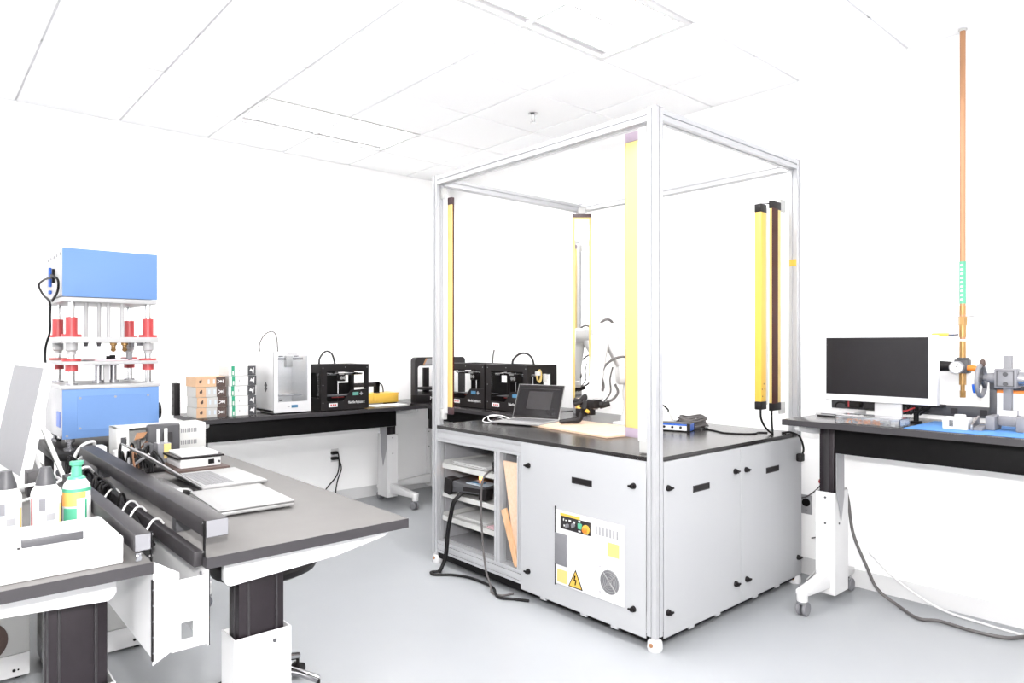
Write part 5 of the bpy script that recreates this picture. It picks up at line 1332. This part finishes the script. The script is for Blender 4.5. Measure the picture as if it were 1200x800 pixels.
# ================================================================ BENCH WITH BOTTLES
Z2 = .853
t = thing('flat_case', 'low white case with a dark bar handle on the bench', 'case', (.20, 2.06, Z2))
MB().box(-.12, .405, 1.925, 2.205, Z2, Z2 + .068).build('case_body', 'white', t, bevel=.006)
MB().box(.20, .325, 1.965, 1.982, Z2 + .068, Z2 + .088).build('bar_handle', 'dark_grey', t, bevel=.002)
MB().box(.20, .325, 1.963, 1.984, Z2 + .088, Z2 + .090).build('bar_cap', 'light_grey', t)
MB().box(.191, .196, 1.958, 1.966, Z2 + .064, Z2 + .072).build('rivet', 'charcoal', t)
m = MB().box(.405, .411, 1.955, 1.972, Z2 + .030, Z2 + .060).build('side_latch', 'dark_grey', t)
def bottle(label, x, y, r, hb, cap_m, kind):
    t = thing('bottle', label, 'bottle', (x, y, Z2), 0, 'bottles behind the white case')
    MB().lathe([(r * .92, 0), (r, .006), (r, hb * .80), (r * .95, hb * .88), (r * .72, hb * .97), (r * .66, hb)], (x, y, Z2), 28).build('bottle_body', 'paper' if kind != 'soap' else 'white_plastic', t, smooth=True)
    if kind == 'glue':
        MB().lathe([(r * .70, hb), (r * .66, hb + .010), (r * .40, hb + .044), (r * .36, hb + .050), (r * .0, hb + .050)], (x, y, Z2), 24).build('cone_cap', 'dark_grey', t, smooth=True)
        # label patch on the face toward the case
        def patch(n, a0, a1, z0, z1, m, k=0):
            q = MB(); N = 8; vs = []; rr = r + .0006 + k * .0005
            for i in range(N + 1):
                a = R(a0 + (a1 - a0) * i / N)
                for z in (z0, z1):
                    vs.append((x + rr * math.cos(a), y + rr * math.sin(a), Z2 + z)); vs.append((x + (r - .001) * math.cos(a), y + (r - .001) * math.sin(a), Z2 + z))
            fs = []
            for i in range(N):
                a = i * 4; b = a + 4
                fs += [(a, b, b + 2, a + 2), (a, a + 1, b + 1, b), (a + 2, b + 2, b + 3, a + 3), (a + 1, a + 3, b + 3, b + 1)]
            fs += [(0, 2, 3, 1), (N * 4, N * 4 + 1, N * 4 + 3, N * 4 + 2)]
            q.add(vs, fs).build(n, m, t, smooth=True)
        patch('label_patch', 228, 320, .03, hb * .76, 'pale_blue'); patch('label_crescent', 238, 262, .07, hb * .74, 'mid_grey', 1)
        patch('label_text', 265, 300, .04, .06, 'light_grey', 1); patch('red_edge', 196, 206, .02, hb * .74, 'red')
        patch('yellow_edge', 322, 334, .02, hb * .6, 'yellow_pale')
    else:
        def patch(n, a0, a1, z0, z1, m, k=0):
            q = MB(); N = 10; vs = []; rr = r + .0006 + k * .0005
            for i in range(N + 1):
                a = R(a0 + (a1 - a0) * i / N)
                for z in (z0, z1):
                    vs.append((x + rr * math.cos(a), y + rr * math.sin(a), Z2 + z)); vs.append((x + (r - .001) * math.cos(a), y + (r - .001) * math.sin(a), Z2 + z))
            fs = []
            for i in range(N):
                a = i * 4; b = a + 4
                fs += [(a, b, b + 2, a + 2), (a, a + 1, b + 1, b), (a + 2, b + 2, b + 3, a + 3), (a + 1, a + 3, b + 3, b + 1)]
            fs += [(0, 2, 3, 1), (N * 4, N * 4 + 1, N * 4 + 3, N * 4 + 2)]
            q.add(vs, fs).build(n, m, t, smooth=True)
        patch('orange_label', 180, 300, hb * .46, hb * .80, 'orange_label'); patch('green_label', 180, 360, hb * .75, hb * .82, 'green_cap', 1)
        patch('green_band', 200, 262, hb * .10, hb * .42, 'green_cap'); patch('white_label', 262, 340, hb * .08, hb * .62, 'paper', 1); patch('green_bar', 296, 304, hb * .10, hb * .58, 'green', 2)
        MB().lathe([(r * .66, hb), (r * .62, hb + .006), (r * .40, hb + .010), (r * .36, hb + .040), (r * .50, hb + .042), (r * .50, hb + .052), (0, hb + .052)], (x, y, Z2), 24).build('green_cap', 'green_cap', t, smooth=True)
    return t
mat('orange_label', (0.78, 0.38, 0.10), .5, noise=.1, nscale=60)
bottle('white bottle with grey cone cap between two other bottles', .302, 2.40, .0375, .140, 'dark_grey', 'glue')
bottle('white bottle with grey cone cap farthest from the green capped bottle', .208, 2.40, .0375, .140, 'dark_grey', 'glue')
bottle('bottle with green cap and orange and green label', .382, 2.42, .0365, .143, 'green', 'soap')
# tilted display on a kick stand
t = thing('tilted_display', 'white tilted display on a thin kick stand behind the bottles', 'display', (.33, 3.35, Z2), R(4.5))
Mx = Matrix.Translation((-.035, 0, 0)) @ Matrix.Rotation(R(10.5), 4, 'Y')
MB().box(-.016, .016, -.27, .28, 0.003, .485).xf(Mx).build('housing', 'white', t, bevel=.005, local=True)
MB().box(-.0175, -.0155, -.25, .26, .06, .465).xf(Mx).build('screen', 'mid_grey', t, local=True)
MB().prism([(.020, .270), (.030, .285), (.125, .005), (.112, .0)], 'y', -.215, -.195).build('kick_stand', 'white', t, local=True)
MB().prism([(.020, .270), (.030, .285), (.125, .005), (.112, .0)], 'y', .195, .215).build('kick_stand', 'white', t, local=True)
MB().cyl((.118, -.21, .010), (.118, .21, .010), .006, n=10).build('stand_bar', 'white', t, local=True)
c = MB().tube([(.29, 2.92, Z2 + .05), (.34, 2.88, Z2 + .06), (.39, 2.82, Z2 + .045), (.405, 2.70, Z2 + .02), (.40, 2.62, Z2 + .008)], .006, 8)
c.tube([(.26, 2.85, Z2 + .01), (.33, 2.90, Z2 + .015), (.40, 2.97, Z2 + .04), (.50, 3.0, Z2 + .085), (.55, 3.1, Z2 + .04)], .005, 8)
solo(c, 'white_cables', 'cable_white', 'white cables running behind the bottles towards the channel', 'cable', loc=(.36, 2.8, Z2), smooth=True)
t = thing('tool_tray', 'grey metal tray of tools beside the tilted display', 'tray', (.20, 2.78, Z2))
MB().box(.10, .245, 2.66, 2.90, Z2, Z2 + .004).box(.10, .104, 2.66, 2.90, Z2, Z2 + .07).box(.241, .245, 2.66, 2.90, Z2, Z2 + .07).box(.104, .241, 2.66, 2.664, Z2, Z2 + .07).box(.104, .241, 2.896, 2.90, Z2, Z2 + .07).build('tray_body', 'mid_grey', t)
for k in range(5): MB().cyl((.12 + k * .022, 2.68, Z2 + .075), (.13 + k * .02, 2.88, Z2 + .085), .008, n=10).build('tool', ('steel', 'charcoal', 'silver', 'dark_grey', 'steel')[k], t, smooth=True)
solo(MB().box(.32, .40, 2.98, 3.06, Z2, Z2 + .09), 'dark_box', 'charcoal', 'small dark box under the kick stand of the display', 'box', loc=(.36, 3.02, Z2), bevel=.003)
t = thing('cardboard_box', 'small brown box with brass knob behind the green capped bottle', 'box', (.40, 2.53, Z2))
MB().box(.355, .415, 2.50, 2.60, Z2, Z2 + .06).build('box_body', 'box_brown', t, bevel=.002)
MB().cyl((.415, 2.52, Z2 + .05), (.4195, 2.52, Z2 + .05), .006, n=10).build('knob', 'brass', t)

# ================================================================ BELOW THE BENCHES
t = thing('stool', 'black seated stool with chrome base tucked under the bench', 'stool', (1.05, 2.66, 0), R(0))
MB().lathe([(0, .505), (.16, .508), (.195, .525), (.205, .548), (.198, .568), (.15, .578), (0, .580)], (1.05, 2.66, 0), 32).build('seat', 'black_plastic', t, smooth=True)
MB().cyl((1.05, 2.66, .10), (1.05, 2.66, .32), .028, n=18).cyl((1.05, 2.66, .32), (1.05, 2.66, .507), .014, n=16).build('gas_column', 'chrome', t, smooth=True)
m = MB()
for k in range(5):
    a = R(-42 + 72 * k)
    e = Vector((1.05 + .215 * math.cos(a), 2.66 + .215 * math.sin(a), .085))
    MB().tube([(1.05, 2.66, .125), (1.05 + .12 * math.cos(a), 2.66 + .12 * math.sin(a), .115), e], [.028, .026, .024, .022, .020, .018, .016, .015], 10, 6).build('base_arm', 'chrome', t, smooth=True)
    w = MB()
    u = Vector((-math.sin(a), math.cos(a), 0))
    for s in (-1, 1): w.cyl(Vector((e.x, e.y, .028)) + u * s * .006, Vector((e.x, e.y, .028)) + u * s * .02, .028, n=16)
    w.cyl((e.x, e.y, .03), (e.x, e.y, .085), .007, n=8)
    w.build('caster', 'black_plastic', t, smooth=True)
def cabinet(label, x0, x1, y0, y1, h, disc):
    t = thing('equipment_cabinet', label, 'cabinet', ((x0 + x1) / 2, (y0 + y1) / 2, 0))
    MB().box(x0, x1, y0, y1, .112, h).build('upper_case', 'offwhite', t, bevel=.004)
    MB().box(x0, x1, y0 + .002, y1, .016, .110).build('lower_case', 'white', t, bevel=.004)
    m = MB()
    for x in (x0 + .03, x1 - .05):
        for y in (y0 + .03, y1 - .05): m.box(x, x + .02, y, y + .02, 0, .016)
    m.build('foot', 'black', t)
    m = MB()
    for (x, r) in ((x1 - .055, .006), (x1 - .040, .0035)): m.cyl((x, y0 - .001, .045), (x, y0 + .003, .045), r, n=12)
    m.build('indicator', 'black', t)
    if disc: MB().cyl((x0 + disc, y0 - .004, .185), (x0 + disc, y0 + .002, .185), .085, n=32).build('round_port', 'box_brown', t, smooth=True)
    return t
cabinet('white cabinet with a round dark port standing under the benches', .02, .385, 3.50, 4.0, .46, .205)
cabinet('plain white cabinet with two dots standing under the benches', .435, .835, 3.50, 3.72, .30, None)
